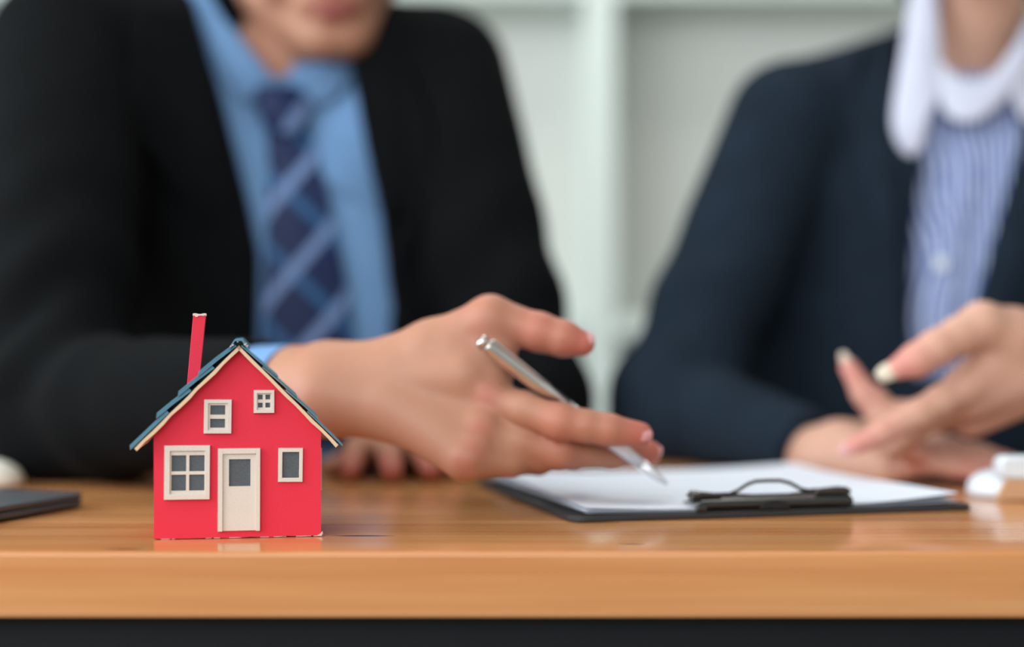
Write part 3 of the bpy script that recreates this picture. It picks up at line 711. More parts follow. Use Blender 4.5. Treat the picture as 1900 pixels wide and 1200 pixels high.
def lower_body(root, hipc, dx, mat, feet_y):
    """seated hips and legs in trousers, with shoes on the floor"""
    h = np.array(hipc); f = Field(axis((h[0]-0.34, h[0]+0.34, 0.014)), axis((feet_y-0.25, h[1]+0.24, 0.014)), axis((0.03, h[2]+0.28, 0.014)))
    f.add(h+[-0.07, 0.02, 0], h+[0.07, 0.02, 0], 0.13, 0.13, 0.03); f.add(h+[0, 0, 0.02], h+[0, -0.01, 0.16], 0.14, 0.12, 0.04, flat=((0, 1, 0), 0.8))
    sh = []
    for s_ in (-1, 1):
        kn = np.array([h[0]+s_*dx, feet_y+0.02, h[2]+0.0]); an = np.array([h[0]+s_*dx*1.05, feet_y+0.05, 0.10])
        f.add(h+[s_*0.09, -0.02, -0.01], kn, 0.085, 0.062, 0.03); f.add(kn, an, 0.060, 0.047, 0.02); f.add(an, an+[0, 0, -0.04], 0.047, 0.05, 0.01); sh.append(an)
    f.mesh('trousers', mat, root, 2)
    for an in sh:
        g = Field(axis((an[0]-0.08, an[0]+0.08, 0.007)), axis((an[1]-0.26, an[1]+0.12, 0.007)), axis((-0.002, 0.16, 0.007)))
        g.add([an[0], an[1]+0.03, 0.040], [an[0], an[1]-0.14, 0.034], 0.042, 0.034, 0.01); g.add([an[0], an[1]+0.02, 0.04], [an[0], an[1]+0.02, 0.09], 0.042, 0.040, 0.02)
        g.F = np.maximum(g.F, 0.0005-g.ax[2][None, None, :]); g.mesh('shoe', M['shoe'], root, 1)
def polyfield(X, Z, poly):
    """signed distance in the x-z plane to a polygon (inside negative)"""
    d = np.full(np.broadcast(X, Z).shape, 1e9, np.float32); ins = np.zeros(d.shape, bool); n = len(poly)
    for i in range(n):
        ax_, az = poly[i]; bx, bz = poly[(i+1) % n]; ex, ez = bx-ax_, bz-az
        t = np.clip(((X-ax_)*ex+(Z-az)*ez)/(ex*ex+ez*ez), 0, 1); d = np.minimum(d, (X-ax_-t*ex)**2+(Z-az-t*ez)**2)
        c = ((az <= Z) != (bz <= Z)) & (X < (bx-ax_)*(Z-az)/(bz-az+1e-12)+ax_); ins ^= c
    d = np.sqrt(d); return np.where(ins, -d, d)
def sleeve_ripples(V, segs, amp):
    """cloth folds across the arm, strongest near the elbow"""
    V = V.copy()
    for a, b, s0, wl in segs:
        a = np.asarray(a); b = np.asarray(b); ab = b-a; L = np.linalg.norm(ab); u = ab/L
        q = V-a; t = q@u; off = q-t[:, None]*u; r = np.linalg.norm(off, axis=1)+1e-6
        wgt = np.exp(-((t/L-s0)/0.33)**2)*(r < 0.10)*(t > -0.03)*(t < L+0.03)
        ph = t/wl*2*math.pi+1.6*np.sin(off[:, 0]*40)+1.2*np.sin(off[:, 2]*37+1.0)
        V += off/r[:, None]*(amp*wgt*np.sin(ph))[:, None]
    return V

# ------------------------------------------------------------------ the man
def man():
    root = tag(empty('person', (-0.20, 1.42, 0.0)), 'person in black suit, blue shirt and plaid tie pointing with a pen', 'person')
    SR, SL = at(130, 95, 1.29), at(818, 138, 1.38); ER, EL = at(95, 770, 1.085), at(978, 762, 1.24)
    WR = at(612, 722, 0.864); WL = at(775, 832, 1.165); NB = at(520, 150, 1.375)
    hip = np.array([-0.20, 1.44, 0.58])
    # --- head placement from the mouth
    Rm = rot_head(math.radians(16), math.radians(14), math.radians(-6)); mouth = at(622, 12, 1.268); org = mouth-Rm@np.array([0, -0.092, -0.048])
    # --- body
    xs = axis((-0.47, -0.17, 0.007), (-0.17, 0.10, 0.0016), (0.10, 0.12, 0.005)); ys = axis((0.77, 0.90, 0.0017), (0.90, 1.00, 0.005), (1.00, 1.11, 0.0024), (1.11, 1.60, 0.006)); zs = axis((0.40, 0.752, 0.012), (0.752, 0.90, 0.0016), (0.90, 1.06, 0.006), (1.06, 1.17, 0.003), (1.17, 1.42, 0.006))
    f = Field(xs, ys, zs)
    f.add(at(350, 300, 1.39), at(400, 900, 1.42), 0.095, 0.10, 0.05); f.add(at(690, 300, 1.42), at(690, 900, 1.43), 0.09, 0.10, 0.05); f.add(hip+[-0.06, 0, 0], hip+[0.06, 0, 0], 0.10, 0.10, 0.05)
    f.add(SR+[0.03, 0.03, -0.02], SL+[-0.02, 0.02, -0.02], 0.05, 0.05, 0.03); f.add(SR, ER, 0.042, 0.034, 0.03); f.add(SL, EL, 0.042, 0.034, 0.03)
    T = head_prims(f, org, Rm); f.add(T(0, 0.030, -0.045), NB+[0, 0.01, -0.02], 0.056, 0.060, 0.016)
    f.add(ER, WR+(ER-WR)*0.2, 0.036, 0.026, 0.01); f.add(EL, WL+(EL-WL)*0.1, 0.036, 0.026, 0.01)
    # right hand, back of the hand to the viewer, thumb up
    im, mm, rm, pm = at(904, 740, 0.834), at(890, 794, 0.827), at(877, 832, 0.820), at(862, 856, 0.814)
    tm, tc = at(910, 592, 0.842), at(745, 680, 0.858)
    wa, wb = at(610, 712, 0.868), at(606, 736, 0.858); fa = WR+(ER-WR)*0.24
    palm = [(fa+[0, 0, 0.005], wa, 0.0265, 0.0235), (fa+[0, 0, -0.005], wb, 0.0265, 0.0225), (wa, im, 0.0225, 0.0112), (wa, at(860, 700, 0.838), 0.0225, 0.016), (wb, mm, 0.0190, 0.0108), (wb, at(730, 762, 0.845), 0.0205, 0.0150), (at(730, 760, 0.845), rm, 0.0155, 0.0108), (at(720, 754, 0.845), pm, 0.0140, 0.0102),
            (wa, tc, 0.0200, 0.0180), (tc, tm, 0.0175, 0.0125), (at(800, 650, 0.852), at(890, 690, 0.840), 0.017, 0.013), (tm, at(925, 690, 0.836), 0.0100, 0.0085), (at(850, 655, 0.846), at(930, 655, 0.840), 0.0125, 0.0075)]
    ipip, idip, itip = at(1040, 783, 0.8165), at(1128, 797, 0.8165), at(1188, 806, 0.820)
    mpip, mdip, mtip = at(1036, 838, 0.828), at(1135, 842, 0.850), at(1206, 839, 0.857)
    rpip, rdip, rtip = at(1006, 843, 0.832), at(1064, 846, 0.856), at(1074, 850, 0.876)
    ppip, pdip, ptip = at(946, 856, 0.826), at(1000, 856, 0.842), at(1012, 858, 0.860)
    ti, tt = at(1000, 616, 0.838), at(1080, 637, 0.835)
    f.hand(palm, [[(im, 0.0110), (at(975, 760, 0.824), 0.0103), (ipip, 0.0104), (at(1085, 790, 0.816), 0.0092), (idip, 0.0090), (itip, 0.0074)],
                  [(mm, 0.0108), (at(965, 820, 0.827), 0.0102), (mpip, 0.0104), (mdip, 0.0088), (mtip, 0.0074)],
                  [(rm, 0.0104), (rpip, 0.0098), (rdip, 0.0086), (rtip, 0.0074)],
                  [(pm, 0.0098), (ppip, 0.0086), (pdip, 0.0076), (ptip, 0.0066)],
                  [(tm, 0.0130), (at(955, 602, 0.841), 0.0108), (ti, 0.0114), (at(1045, 628, 0.836), 0.0104), (tt, 0.0078)]])
    # knuckles and the wrist bone
    for p, r in ((im, 0.0062), (mm, 0.0062), (rm, 0.0058), (pm, 0.0050)):
        q = p+np.array([0.0, -0.0060, 0.0030]); f.add(q, q+[0.003, 0, 0], r, r, 0.005)
    # left hand resting on the table, fingers to the viewer
    g = TABLE_Z
    def tip(px, d, h=0.0085): q = at(px, 880, d); q[2] = g+h; return q
    im2, mm2, rm2, pm2 = at(668, 836, 1.100), at(716, 826, 1.098), at(766, 832, 1.100), at(808, 846, 1.106)
    tips = [tip(650, 1.030), tip(728, 1.018), tip(800, 1.026), tip(846, 1.046)]; fing = []
    for m_, t_, r in zip((im2, mm2, rm2, pm2), tips, (1, 1.02, 0.98, 0.85)):
        p1 = m_+(t_-m_)*0.42+[0, 0, 0.0055]; p2 = m_+(t_-m_)*0.75+[0, 0, 0.003]
        fing.append([(m_, 0.0108*r), (p1, 0.0096*r), (p2, 0.0086*r), (t_, 0.0076*r)])
    th1, th2 = at(640, 866, 1.10), tip(615, 1.065); fing.append([(at(700, 850, 1.14), 0.014), (th1, 0.0112), (th2, 0.0085)])
    f.hand([(WL, m_, 0.020, 0.0125) for m_ in (im2, mm2, rm2, pm2)]+[(WL+(EL-WL)*0.15, WL, 0.026, 0.022), (WL, at(700, 850, 1.14), 0.018, 0.014)], fing)
    f.add(at(888, 630, 0.811), at(1237, 897, 0.842), 0.0047, 0.0046, 0.0015, sub=True)
    f.F = np.maximum(f.F, np.where((f.ax[1] < T1)[None, :, None], (g+0.0008-f.ax[2])[None, None, :], -1))
    body = f.mesh('body', M['skin_m'], root, 2); V = f.V
    paint(body, V, 'flush', [(im+[0, -0.014, 0.003], 0.009, 0.5), (mm+[0, -0.014, 0.001], 0.008, 0.5), (rm+[0, -0.013, 0], 0.008, 0.5), (pm+[0, -0.01, 0], 0.008, 0.5), (ipip, 0.014, 0.7), (itip, 0.018, 0.9), (mtip, 0.020, 0.95), (mpip, 0.014, 0.6), (tm, 0.017, 0.55), (ti, 0.017, 0.85), (tt, 0.018, 0.95), (idip, 0.014, 0.5)]+[(t_, 0.022, 0.95) for t_ in tips]+[(m_, 0.016, 0.6) for m_ in (im2, mm2, rm2)])
    paint(body, V, 'lip', [(T(x, -0.095, z), 0.0075, a) for x in (-0.018, -0.012, -0.006, 0, 0.006, 0.012, 0.018) for z, a in ((-0.044, 0.9), (-0.0535, 0.95))]+[(T(s_*0.019, -0.088, -0.048), 0.005, 0.8) for s_ in (-1, 1)])
    nail(body, root, tt+np.array([0.0015, -0.0052, 0.0052]), tt-ti, (0.1, -0.75, 0.65), 0.0125, 0.0105, M['nail'])
    nail(body, root, itip+np.array([0.002, -0.0066, 0.0022]), itip-idip, (0, -0.9, 0.45), 0.0105, 0.0090, M['nail'])
    nail(body, root, mtip+np.array([0.003, -0.0052, 0.0030]), mtip-mdip, (0.3, -0.8, 0.5), 0.0100, 0.0088, M['nail'])
    for s_ in (-1, 1):
        e = MB(); e.tube([T(s_*0.0322, -0.0883, 0.022), T(s_*0.0322, -0.0893, 0.022)], [0.0062, 0.0040], 16); e.v = [tuple(Vector(p)-Vector(root.location)) for p in e.v]; e.build('iris', M['hair'], root).parent = body
    h = hair_mesh('hair', root, org, Rm)
    # --- shirt
    f = Field(axis((-0.50, 0.06, 0.006)), axis((1.18, 1.58, 0.006)), axis((0.62, 1.20, 0.006)))
    f.add(at(350, 300, 1.375), at(400, 900, 1.40), 0.108, 0.118, 0.06); f.add(at(690, 300, 1.405), at(690, 900, 1.42), 0.104, 0.118, 0.06); f.add(at(535, 430, 1.400), at(560, 900, 1.405), 0.112, 0.125, 0.05)
    f.add(SR+[0.06, 0.03, -0.01], SL+[-0.04, 0.02, -0.01], 0.05, 0.05, 0.03); f.add(NB+[0, 0.012, -0.085], NB+[0.0, 0.014, -0.058], 0.070, 0.062, 0.02)
    f.add(T(0, 0.030, -0.045), NB+[0, 0.01, -0.020], 0.058, 0.061, 0.004, sub=True)        # neck opening and the open V below the throat
    for dy in (0, 0.03, 0.06): f.add(at(462, -90, 1.285+dy), at(515, 120, 1.285+dy), 0.066, 0.010, 0.006, sub=True)
    def crease(V):                                             # one pulled fold right of the tie
        a, b = at(580, 312, 1.29), at(712, 392, 1.29); u = (b-a)/np.linalg.norm(b-a); q = V-a; t = q@u; n = np.array([u[2], 0, -u[0]]); n = n if n[2] > 0 else -n
        h = q@n; w_ = np.exp(-((t-0.03)/0.035)**2)*(V[:, 1] < 1.38); V = V.copy(); V[:, 1] -= 0.009*w_*np.where(h > 0, np.exp(-(h/0.016)**2), np.exp(-(h/0.004)**2)); return V
    shirt = f.mesh('shirt', M['shirt'], root, 3, post=crease)
    # cuffs
    def cuff(a, b, ra, rb):
        m = MB(); u = Vector(b-a); m.tube([Vector(a), Vector(a)+u*0.5, Vector(b)], [ra, (ra+rb)/2, rb], 28)
        m.v = [tuple(Vector((p[0], p[1], max(p[2], TABLE_Z+0.0012)))-Vector(root.location)) for p in m.v]; o = m.build('shirt_cuff', M['shirt'], root, smooth=True); o.data.set_sharp_from_angle(angle=math.radians(50)); return o
    # --- jacket
    SE = WR+(ER-WR)*0.20; SLE = WL+(EL-WL)*0.20
    cuff(SE+(WR-SE)*-0.1, WR+(ER-WR)*0.10, 0.0325, 0.0300); cuff(SLE, WL+(EL-WL)*0.08, 0.027, 0.026)
    f = Field(axis((-0.55, 0.12, 0.0055)), axis((0.86, 1.60, 0.0065)), axis((0.62, 1.24, 0.0055)))
    f.add(at(350, 300, 1.375), at(400, 900, 1.40), 0.122, 0.134, 0.06); f.add(at(700, 300, 1.405), at(690, 900, 1.42), 0.118, 0.134, 0.06); f.add(at(530, 280, 1.395), at(560, 900, 1.405), 0.122, 0.137, 0.06)
    f.add(SR+[0.05, 0.02, -0.005], SL+[-0.03, 0.01, -0.005], 0.066, 0.064, 0.035)
    f.add(SL+[-0.02, 0, 0.008], NB+[0.058, 0.022, 0.050], 0.056, 0.036, 0.03); f.add(SR+[0.02, 0.0, 0.0], NB+[-0.062, 0.028, 0.062], 0.055, 0.036, 0.03)
    # open front: everything ahead of the shirt inside this outline is cut away
    poly = [at(px, py, 1.275)[[0, 2]] for px, py in ((330, -60), (350, 0), (400, 150), (430, 260), (462, 380), (480, 470), (478, 640), (500, 900), (700, 900), (722, 640), (716, 480), (694, 360), (668, 230), (645, 110), (650, -60))]
    X, Y, Z = f.ax[0][:, None, None], f.ax[1][None, :, None], f.ax[2][None, None, :]
    pf = polyfield(f.ax[0][:, None], f.ax[2][None, :], poly)[:, None, :]; f.F = np.maximum(f.F, -np.maximum(pf, (Y-1.375)*1.0))
    def sleeve(a, b, c, ra, rb, rc, cut):
        s_ = Field(*f.ax); s_.add(a, b, ra, rb, 0.03); s_.add(b, c, rb, rc, 0.02)
        u = (c-b)/np.linalg.norm(c-b); q = c-u*rc*0; s_.F = np.maximum(s_.F, np.where(((X-b[0])*u[0]+(Y-b[1])*u[1]+(Z-b[2])*u[2]) > 0, (X-q[0])*u[0]+(Y-q[1])*u[1]+(Z-q[2])*u[2], -1)); return s_.F
    f.F = smin(f.F, sleeve(SR, ER, SE, 0.073, 0.060, 0.037, 0), 0.012); f.F = smin(f.F, sleeve(SL, EL, SLE, 0.066, 0.055, 0.038, 0), 0.012)
    f.F = np.maximum(f.F, np.where(Y < T1+0.004, TABLE_Z+0.0015-Z, -1))
    jacket = f.mesh('jacket', M['suit'], root, 3, post=lambda V: np.stack([*(lambda Q: (Q[:, 0], Q[:, 1], np.where(Q[:, 1] < T1+0.004, np.maximum(Q[:, 2], TABLE_Z+0.001), Q[:, 2])))(sleeve_ripples(V, [(SR, ER, 0.85, 0.09), (ER, SE, 0.15, 0.07), (SL, EL, 0.8, 0.09)], 0.0032))], 1))
    bs, bj = bvh_of(shirt), bvh_of(jacket)
    # lapels
    for inner, outer in ((((352, 10), (400, 150), (432, 262), (464, 382), (484, 480)), ((250, 0), (238, 120), (232, 205), (300, 330), (478, 560))),
                         (((646, 120), (670, 232), (696, 362), (716, 470), (722, 540)), ((735, 60), (780, 170), (812, 250), (790, 360), (728, 600)))):
        rows = []
        for (a, b), (c, d) in zip(inner, outer): rows.append([drape(bj, a+(c-a)*t, b+(d-b)*t, 0.004+0.004*math.sin(math.pi*t), 1.30) for t in (0.04, 0.3, 0.6, 1.0)])
        cloth_sheet('lapel', M['suit'], root, rows, 0.003)
    # collar wings
    def wing(rows, lift): return cloth_sheet('collar', M['shirt'], root, [[drape(bs, x, y, l, 1.33) for x, y, l in r] for r in rows], 0.003)
    wing([[(318, -60, 0.018), (345, -60, 0.026), (372, -50, 0.028)], [(350, 10, 0.016), (372, 8, 0.024), (394, 5, 0.026)], [(392, 95, 0.012), (418, 80, 0.020), (444, 72, 0.026)], [(430, 165, 0.008), (460, 150, 0.014), (490, 132, 0.022)], [(462, 198, 0.006), (488, 180, 0.010), (520, 160, 0.016)]], 0)
    wing([[(528, 165, 0.016), (560, 190, 0.012), (596, 200, 0.007)], [(552, 140, 0.022), (590, 160, 0.016), (632, 175, 0.008)], [(585, 110, 0.026), (620, 130, 0.018), (648, 150, 0.008)], [(640, 60, 0.024), (660, 85, 0.016), (664, 110, 0.010)]], 0)
    # tie: knot and blade
    cl = [(528, 212, 38, 0.010), (540, 270, 44, 0.009), (551, 340, 54, 0.010), (560, 430, 66, 0.011), (567, 520, 77, 0.012), (572, 610, 84, 0.012), (576, 720, 90, 0.012), (578, 830, 92, 0.012)]
    rows, uv, acc = [], [], 0.0; prev = None
    for x, y, hw, lf in cl:
        r = [drape(bs, x+hw*t, y, lf-0.004*abs(t), 1.30) for t in (-1, -0.5, 0, 0.5, 1)]
        if prev is not None: acc += (r[2]-prev).length
        prev = r[2]; w_ = (r[4]-r[0]).length; rows.append(r); uv.append([(-t*w_/2, -acc) for t in (-1, -0.5, 0, 0.5, 1)])
    cloth_sheet('tie_blade', M['plaid'], root, rows, 0.003, uv=uv)
    kn = [(520, 158, 48, 0.020), (523, 180, 54, 0.027), (528, 212, 48, 0.027), (534, 250, 36, 0.016)]; rows = [[drape(bs, x+hw*t, y, lf*(1-0.5*t*t), 1.30) for t in (-1, -0.5, 0, 0.5, 1)] for x, y, hw, lf in kn]
    cloth_sheet('tie_knot', M['plaid'], root, rows, 0.006, uv=[[(-t*0.02, -0.012*i+0.047) for t in (-1, -0.5, 0, 0.5, 1)] for i in range(4)])
    lower_body(root, hip, 0.13, M['suit'], 1.06)
man()

# ------------------------------------------------------------------ the woman
def woman():
    root = tag(empty('person', (0.42, 1.45, 0.0)), 'person in navy jacket and striped shirt with white collar gesturing at right', 'person')
    SR, SL = at(1462, 225, 1.36), at(2120, 215, 1.38); ER, EL = at(1240, 757, 1.27), at(2190, 730, 1.22)
    WR = at(1540, 860, 1.090); WL = at(1945, 655, 1.005); NB = at(1805, 120, 1.385); hip = np.array([0.43, 1.48, 0.58])
    Rm = rot_head(math.radians(-22), math.radians(4), 0); org = NB+np.array([-0.01, -0.055, 0.165])
    xs = axis((0.08, 0.20, 0.007), (0.20, 0.42, 0.0018), (0.42, 0.68, 0.006)); ys = axis((0.92, 1.12, 0.0021), (1.12, 1.62, 0.007)); zs = axis((0.40, 0.752, 0.014), (0.752, 0.90, 0.0018), (0.90, 1.42, 0.006))
    f = Field(xs, ys, zs)
    f.add(at(1660, 330, 1.42), at(1680, 900, 1.44), 0.08, 0.085, 0.05); f.add(at(1950, 330, 1.42), at(1930, 900, 1.44), 0.08, 0.085, 0.05); f.add(hip+[-0.06, 0, 0], hip+[0.06, 0, 0], 0.10, 0.10, 0.05)
    f.add(SR+[0.03, 0.03, -0.02], SL+[-0.02, 0.02, -0.02], 0.04, 0.04, 0.03); f.add(SR, ER, 0.036, 0.030, 0.03); f.add(SL, EL, 0.036, 0.030, 0.03)
    T = head_prims(f, org, Rm, ears=True); f.add(T(0, 0.030, -0.045), NB+[0, 0.02, -0.03], 0.049, 0.052, 0.016);
    f.add(ER, WR+(ER-WR)*0.1, 0.030, 0.022, 0.01); f.add(EL, WL+(EL-WL)*0.12, 0.030, 0.022, 0.01)
    # left hand, palm up, thumb towards the viewer
    wc = WL; tc, tm, ti, tt = at(1880, 628, 0.982), at(1822, 602, 0.970), at(1738, 645, 0.962), at(1668, 682, 0.958)
    im, mm, rm, pm = at(1790, 715, 0.978), at(1775, 742, 0.998), at(1762, 760, 1.018), at(1745, 772, 1.036)
    palm = [(WL+(EL-WL)*0.14, wc, 0.0235, 0.0225), (wc, tc, 0.0215, 0.0195), (tc, tm, 0.0195, 0.0145), (wc, im, 0.0200, 0.0120), (wc, mm, 0.020, 0.0120), (wc, rm, 0.020, 0.0115), (wc, pm, 0.0185, 0.0105), (at(1890, 690, 0.99), at(1800, 740, 0.99), 0.022, 0.014), (at(1870, 655, 0.985), at(1815, 690, 0.980), 0.0165, 0.0115), (at(1880, 735, 1.0), at(1800, 780, 1.01), 0.016, 0.012)]
    ip, idp, it = at(1702, 768, 0.968), at(1636, 803, 0.963), at(1586, 827, 0.960)
    mp, md, mt = at(1690, 800, 0.998), at(1660, 826, 1.004), at(1700, 842, 1.010)
    rp, rd, rt = at(1665, 790, 1.030), at(1690, 832, 1.028), at(1725, 842, 1.026)
    pp, pd, pt = at(1640, 772, 1.044), at(1604, 730, 1.046), at(1575, 681, 1.046)
    f.hand(palm, [[(im, 0.0122), (at(1746, 742, 0.972), 0.0102), (ip, 0.0098), (idp, 0.0082), (it, 0.0064)], [(mm, 0.0118), (mp, 0.0095), (md, 0.0083), (mt, 0.007)], [(rm, 0.0112), (rp, 0.0092), (rd, 0.008), (rt, 0.007)],
                  [(pm, 0.0115), (pp, 0.0120), (at(1622, 745, 1.046), 0.0106), (pd, 0.0092), (pt, 0.0068)], [(tm, 0.0150), (at(1780, 622, 0.966), 0.0128), (ti, 0.0124), (at(1700, 668, 0.96), 0.0112), (tt, 0.0080)]])
    # right hand lying on the table
    g = TABLE_Z
    kim, kmm, krm, kpm = at(1640, 836, 1.080), at(1650, 850, 1.060), at(1650, 864, 1.042), at(1640, 874, 1.028)
    fing = []
    for m_, e, d2, r in ((kim, (1880, 862), 1.055, 1.0), (kmm, (1895, 872), 1.035, 1.02), (krm, (1870, 880), 1.015, 0.96), (kpm, (1815, 884), 1.005, 0.84)):
        t_ = at(e[0], e[1], d2); t_[2] = max(t_[2], g+0.0085); p1 = m_+(t_-m_)*0.45+[0, 0, 0.007]; p2 = m_+(t_-m_)*0.75+[0, 0, 0.004]
        fing.append([(m_, 0.0118*r), (p1, 0.0098*r), (p2, 0.0088*r), (t_, 0.0074*r)])
    fing.append([(at(1560, 825, 1.09), 0.018), (at(1640, 812, 1.085), 0.0135), (at(1720, 822, 1.08), 0.0112), (at(1785, 836, 1.075), 0.0085)])
    f.hand([(WR, m_, 0.0245, 0.0125) for m_ in (kim, kmm, krm, kpm)]+[(WR+(ER-WR)*0.15, WR, 0.024, 0.0235), (WR, at(1560, 825, 1.09), 0.022, 0.018), (at(1585, 850, 1.07), at(1610, 852, 1.06), 0.022, 0.019)], fing)
    f.F = np.maximum(f.F, np.where((f.ax[1] < T1)[None, :, None], (g+0.0008-f.ax[2])[None, None, :], -1))
    body = f.mesh('body', M['skin_w'], root, 2); V = f.V
    paint(body, V, 'flush', [(tt, 0.020, 0.9), (ti, 0.013, 0.3), (it, 0.022, 0.85), (idp, 0.016, 0.5), (pt, 0.02, 0.8), (pd, 0.016, 0.5), (mt, 0.016, 0.6), (pp, 0.012, 0.4)]+[(fi[-1][0], 0.02, 0.7) for fi in fing])
    paint(body, V, 'lip', [(T(x, -0.095, z), 0.0075, a) for x in (-0.018, -0.012, -0.006, 0, 0.006, 0.012, 0.018) for z, a in ((-0.044, 0.9), (-0.0535, 0.95))])
    nail(body, root, tt+np.array([-0.0075, -0.0040, -0.0010]), tt-ti, (-0.15, -0.85, 0.45), 0.019, 0.0118, M['nailw'])
    nail(body, root, it+np.array([-0.0055, -0.0030, -0.0010]), it-idp, (-0.2, -0.9, 0.3), 0.013, 0.0085, M['nail'])
    nail(body, root, pt+np.array([-0.0045, -0.0025, 0.0045]), pt-pd, (-0.85, -0.5, 0.3), 0.0125, 0.0080, M['nailw'])
    for s_ in (-1, 1):
        e = MB(); e.tube([T(s_*0.0322, -0.0883, 0.022), T(s_*0.0322, -0.0893, 0.022)], [0.0062, 0.0040], 16); e.v = [tuple(Vector(p)-Vector(root.location)) for p in e.v]; e.build('iris', M['hair'], root).parent = body
    hair_mesh('hair', root, org, Rm, True)
    # --- shirt
    f = Field(axis((0.20, 0.66, 0.006)), axis((1.18, 1.60, 0.006)), axis((0.62, 1.16, 0.006)))
    for xa, xb in ((1660, 1680), (1950, 1930), (1805, 1805)): f.add(at(xa, 330, 1.405), at(xb, 900, 1.425), 0.094, 0.102, 0.06)
    f.add(SR+[0.05, 0.03, -0.01], SL+[-0.05, 0.02, -0.01], 0.042, 0.042, 0.03); f.add(NB+[0, 0.004, -0.08], NB+[0, 0.014, -0.055], 0.068, 0.060, 0.02)
    shirt = f.mesh('shirt', M['striped'], root, 3); bs = bvh_of(shirt)
    def cuff(a, b, ra, rb):
        m = MB(); u = Vector(b-a); m.tube([Vector(a), Vector(a)+u*0.5, Vector(b)], [ra, (ra+rb)/2, rb], 28)
        m.v = [tuple(Vector(p)-Vector(root.location)) for p in m.v]; o = m.build('shirt_cuff', M['white'], root, smooth=True); o.data.set_sharp_from_angle(angle=math.radians(50)); return o
    SE = WR+(ER-WR)*0.10; SLE = WL+(EL-WL)*0.30
    cuff(SLE, WL+(EL-WL)*0.12, 0.033, 0.033)
    # --- jacket
    f = Field(axis((0.06, 0.70, 0.0055)), axis((0.98, 1.62, 0.0065)), axis((0.62, 1.20, 0.0055)))
    f.add(at(1560, 420, 1.41), at(1520, 900, 1.42), 0.085, 0.085, 0.05)
    for xa, xb in ((1655, 1675), (1955, 1935), (1805, 1805)): f.add(at(xa, 330, 1.405), at(xb, 900, 1.425), 0.107, 0.117, 0.06)
    f.add(SR+[0.03, 0.02, -0.002], SL+[-0.03, 0.01, -0.002], 0.056, 0.056, 0.03); f.add(SR+[0.0, 0.005, 0.0], NB+[-0.048, 0.024, 0.010], 0.050, 0.036, 0.03); f.add(SL+[0.0, 0.005, 0.0], NB+[0.045, 0.02, -0.005], 0.050, 0.034, 0.03)
    X, Y, Z = f.ax[0][:, None, None], f.ax[1][None, :, None], f.ax[2][None, None, :]
    poly = [at(px, py, 1.30)[[0, 2]] for px, py in ((1690, -40), (1690, 200), (1712, 300), (1698, 420), (1692, 560), (1690, 700), (1780, 700), (1815, 560), (1850, 420), (1895, 260), (1920, 140), (1920, -40))]
    pf = polyfield(f.ax[0][:, None], f.ax[2][None, :], poly)[:, None, :]; f.F = np.maximum(f.F, -np.maximum(pf, Y-1.385))
    def sleeve(a, b, c, ra, rb, rc):
        s_ = Field(*f.ax); s_.add(a, b, ra, rb, 0.03); s_.add(b, c, rb, rc, 0.02); u = (c-b)/np.linalg.norm(c-b)
        s_.F = np.maximum(s_.F, np.where(((X-b[0])*u[0]+(Y-b[1])*u[1]+(Z-b[2])*u[2]) > 0, (X-c[0])*u[0]+(Y-c[1])*u[1]+(Z-c[2])*u[2], -1)); return s_.F
    f.F = smin(f.F, sleeve(SR, ER, SE, 0.058, 0.052, 0.037), 0.012); f.F = smin(f.F, sleeve(SL, EL, SLE, 0.058, 0.050, 0.038), 0.012)
    f.F = np.maximum(f.F, np.where(Y < T1+0.004, TABLE_Z+0.0015-Z, -1))
    jacket = f.mesh('jacket', M['suitw'], root, 3, post=lambda V: (lambda Q: np.stack([Q[:, 0], Q[:, 1], np.where(Q[:, 1] < T1+0.004, np.maximum(Q[:, 2], TABLE_Z+0.001), Q[:, 2])], 1))(sleeve_ripples(V, [(SR, ER, 0.85, 0.09), (ER, SE, 0.15, 0.07)], 0.0032)))
    bj = bvh_of(jacket)
    for inner, outer in ((((1672, 60), (1690, 200), (1708, 310), (1698, 430), (1692, 560)), ((1600, 70), (1560, 200), (1590, 330), (1640, 450), (1684, 640))), (((1915, 150), (1893, 262), (1850, 420), (1815, 560), (1790, 660)), ((1990, 150), (2030, 280), (1960, 420), (1880, 580), (1800, 700)))):
        rows = [[drape(bj, a+(c-a)*t, b+(d-b)*t, 0.004+0.004*math.sin(math.pi*t), 1.34) for t in (0.05, 0.3, 0.6, 1.0)] for (a, b), (c, d) in zip(inner, outer)]
        cloth_sheet('lapel', M['suitw'], root, rows, 0.003)
    bb = bvh_of(body)
    def wing(name, rows, d0, th=0.003): return cloth_sheet(name, M['white'], root, [[at(x, y, d0+l) for x, y, l in r] for r in rows], th)
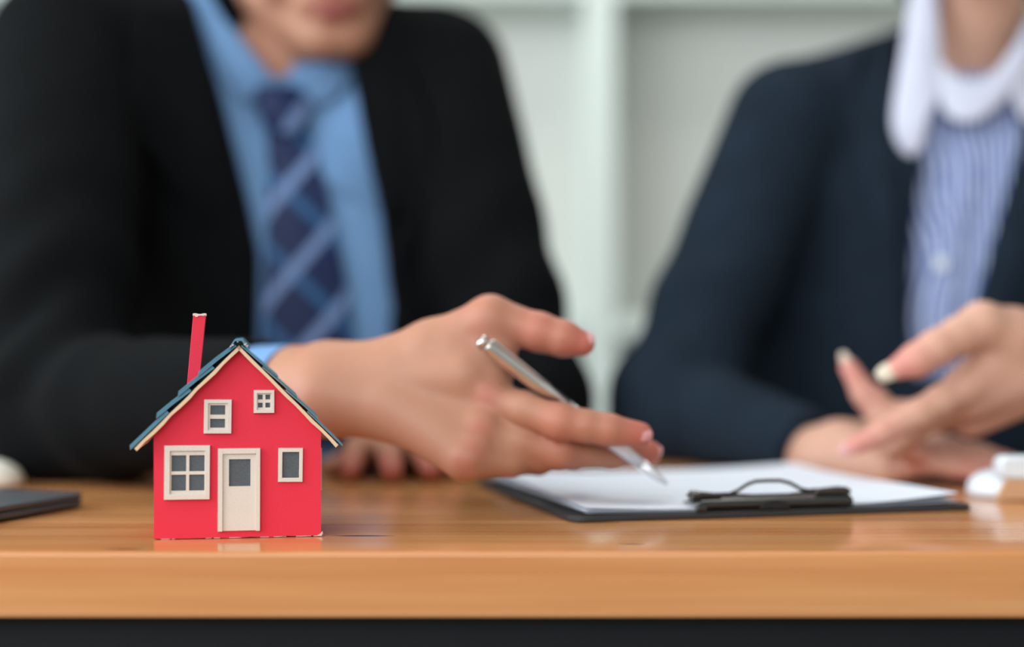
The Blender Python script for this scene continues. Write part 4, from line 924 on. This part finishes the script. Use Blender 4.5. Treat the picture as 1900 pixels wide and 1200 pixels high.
    # white collar: band round the neck, two wings
    wing('collar', [[(1688, -60, 0.055), (1706, -60, 0.04), (1735, -70, 0.035)], [(1684, 20, 0.035), (1712, 10, 0.02), (1742, 0, 0.025)], [(1668, 110, 0.01), (1705, 110, -0.008), (1748, 95, 0.005)], [(1655, 190, -0.005), (1690, 185, -0.022), (1756, 175, -0.014)], [(1650, 240, -0.010), (1680, 262, -0.026), (1722, 200, -0.026)], [(1672, 282, -0.012), (1695, 300, -0.022), (1722, 262, -0.022)]], 1.31)
    wing('collar', [[(1735, 90, 0.010), (1740, 150, -0.004), (1742, 200, -0.012)], [(1768, 140, -0.004), (1766, 185, -0.014), (1764, 224, -0.020)], [(1802, 150, -0.008), (1802, 190, -0.018), (1800, 232, -0.024)], [(1840, 142, -0.006), (1838, 178, -0.016), (1834, 214, -0.022)], [(1872, 98, 0.004), (1876, 140, -0.006), (1872, 180, -0.012)], [(1910, 40, 0.012), (1915, 80, 0.004), (1912, 120, 0.0)]], 1.305)
    wing('collar', [[(1900, 30, 0.020), (1940, 20, 0.030), (1960, 10, 0.045)], [(1874, 110, 0.0), (1925, 120, 0.0), (1962, 120, 0.025)], [(1872, 170, -0.014), (1915, 200, -0.016), (1960, 210, 0.01)], [(1890, 215, -0.016), (1920, 240, -0.018), (1945, 240, 0.005)]], 1.31)
    # button placket and button
    rows = [[drape(bs, x+w_*t, y, 0.004, 1.32) for t in (-1, 0, 1)] for x, y, w_ in ((1795, 240, 30), (1785, 330, 32), (1760, 420, 30), (1748, 500, 30), (1742, 600, 30), (1738, 700, 30))]
    pl = cloth_sheet('button_placket', M['striped'], root, rows, 0.002)
    for px, py in ((1745, 488),):
        p = drape(bs, px, py, 0.008, 1.32); d = (p-Vector((0, 0, CAM_Z))).normalized(); m = MB(); m.tube([p-d*0.0015-Vector(root.location), p+d*0.0015-Vector(root.location)], 0.0062, 16); m.build('button', M['plastic'], pl).matrix_parent_inverse = Matrix()
    lower_body(root, hip, 0.11, M['suitw'], 1.08)
woman()
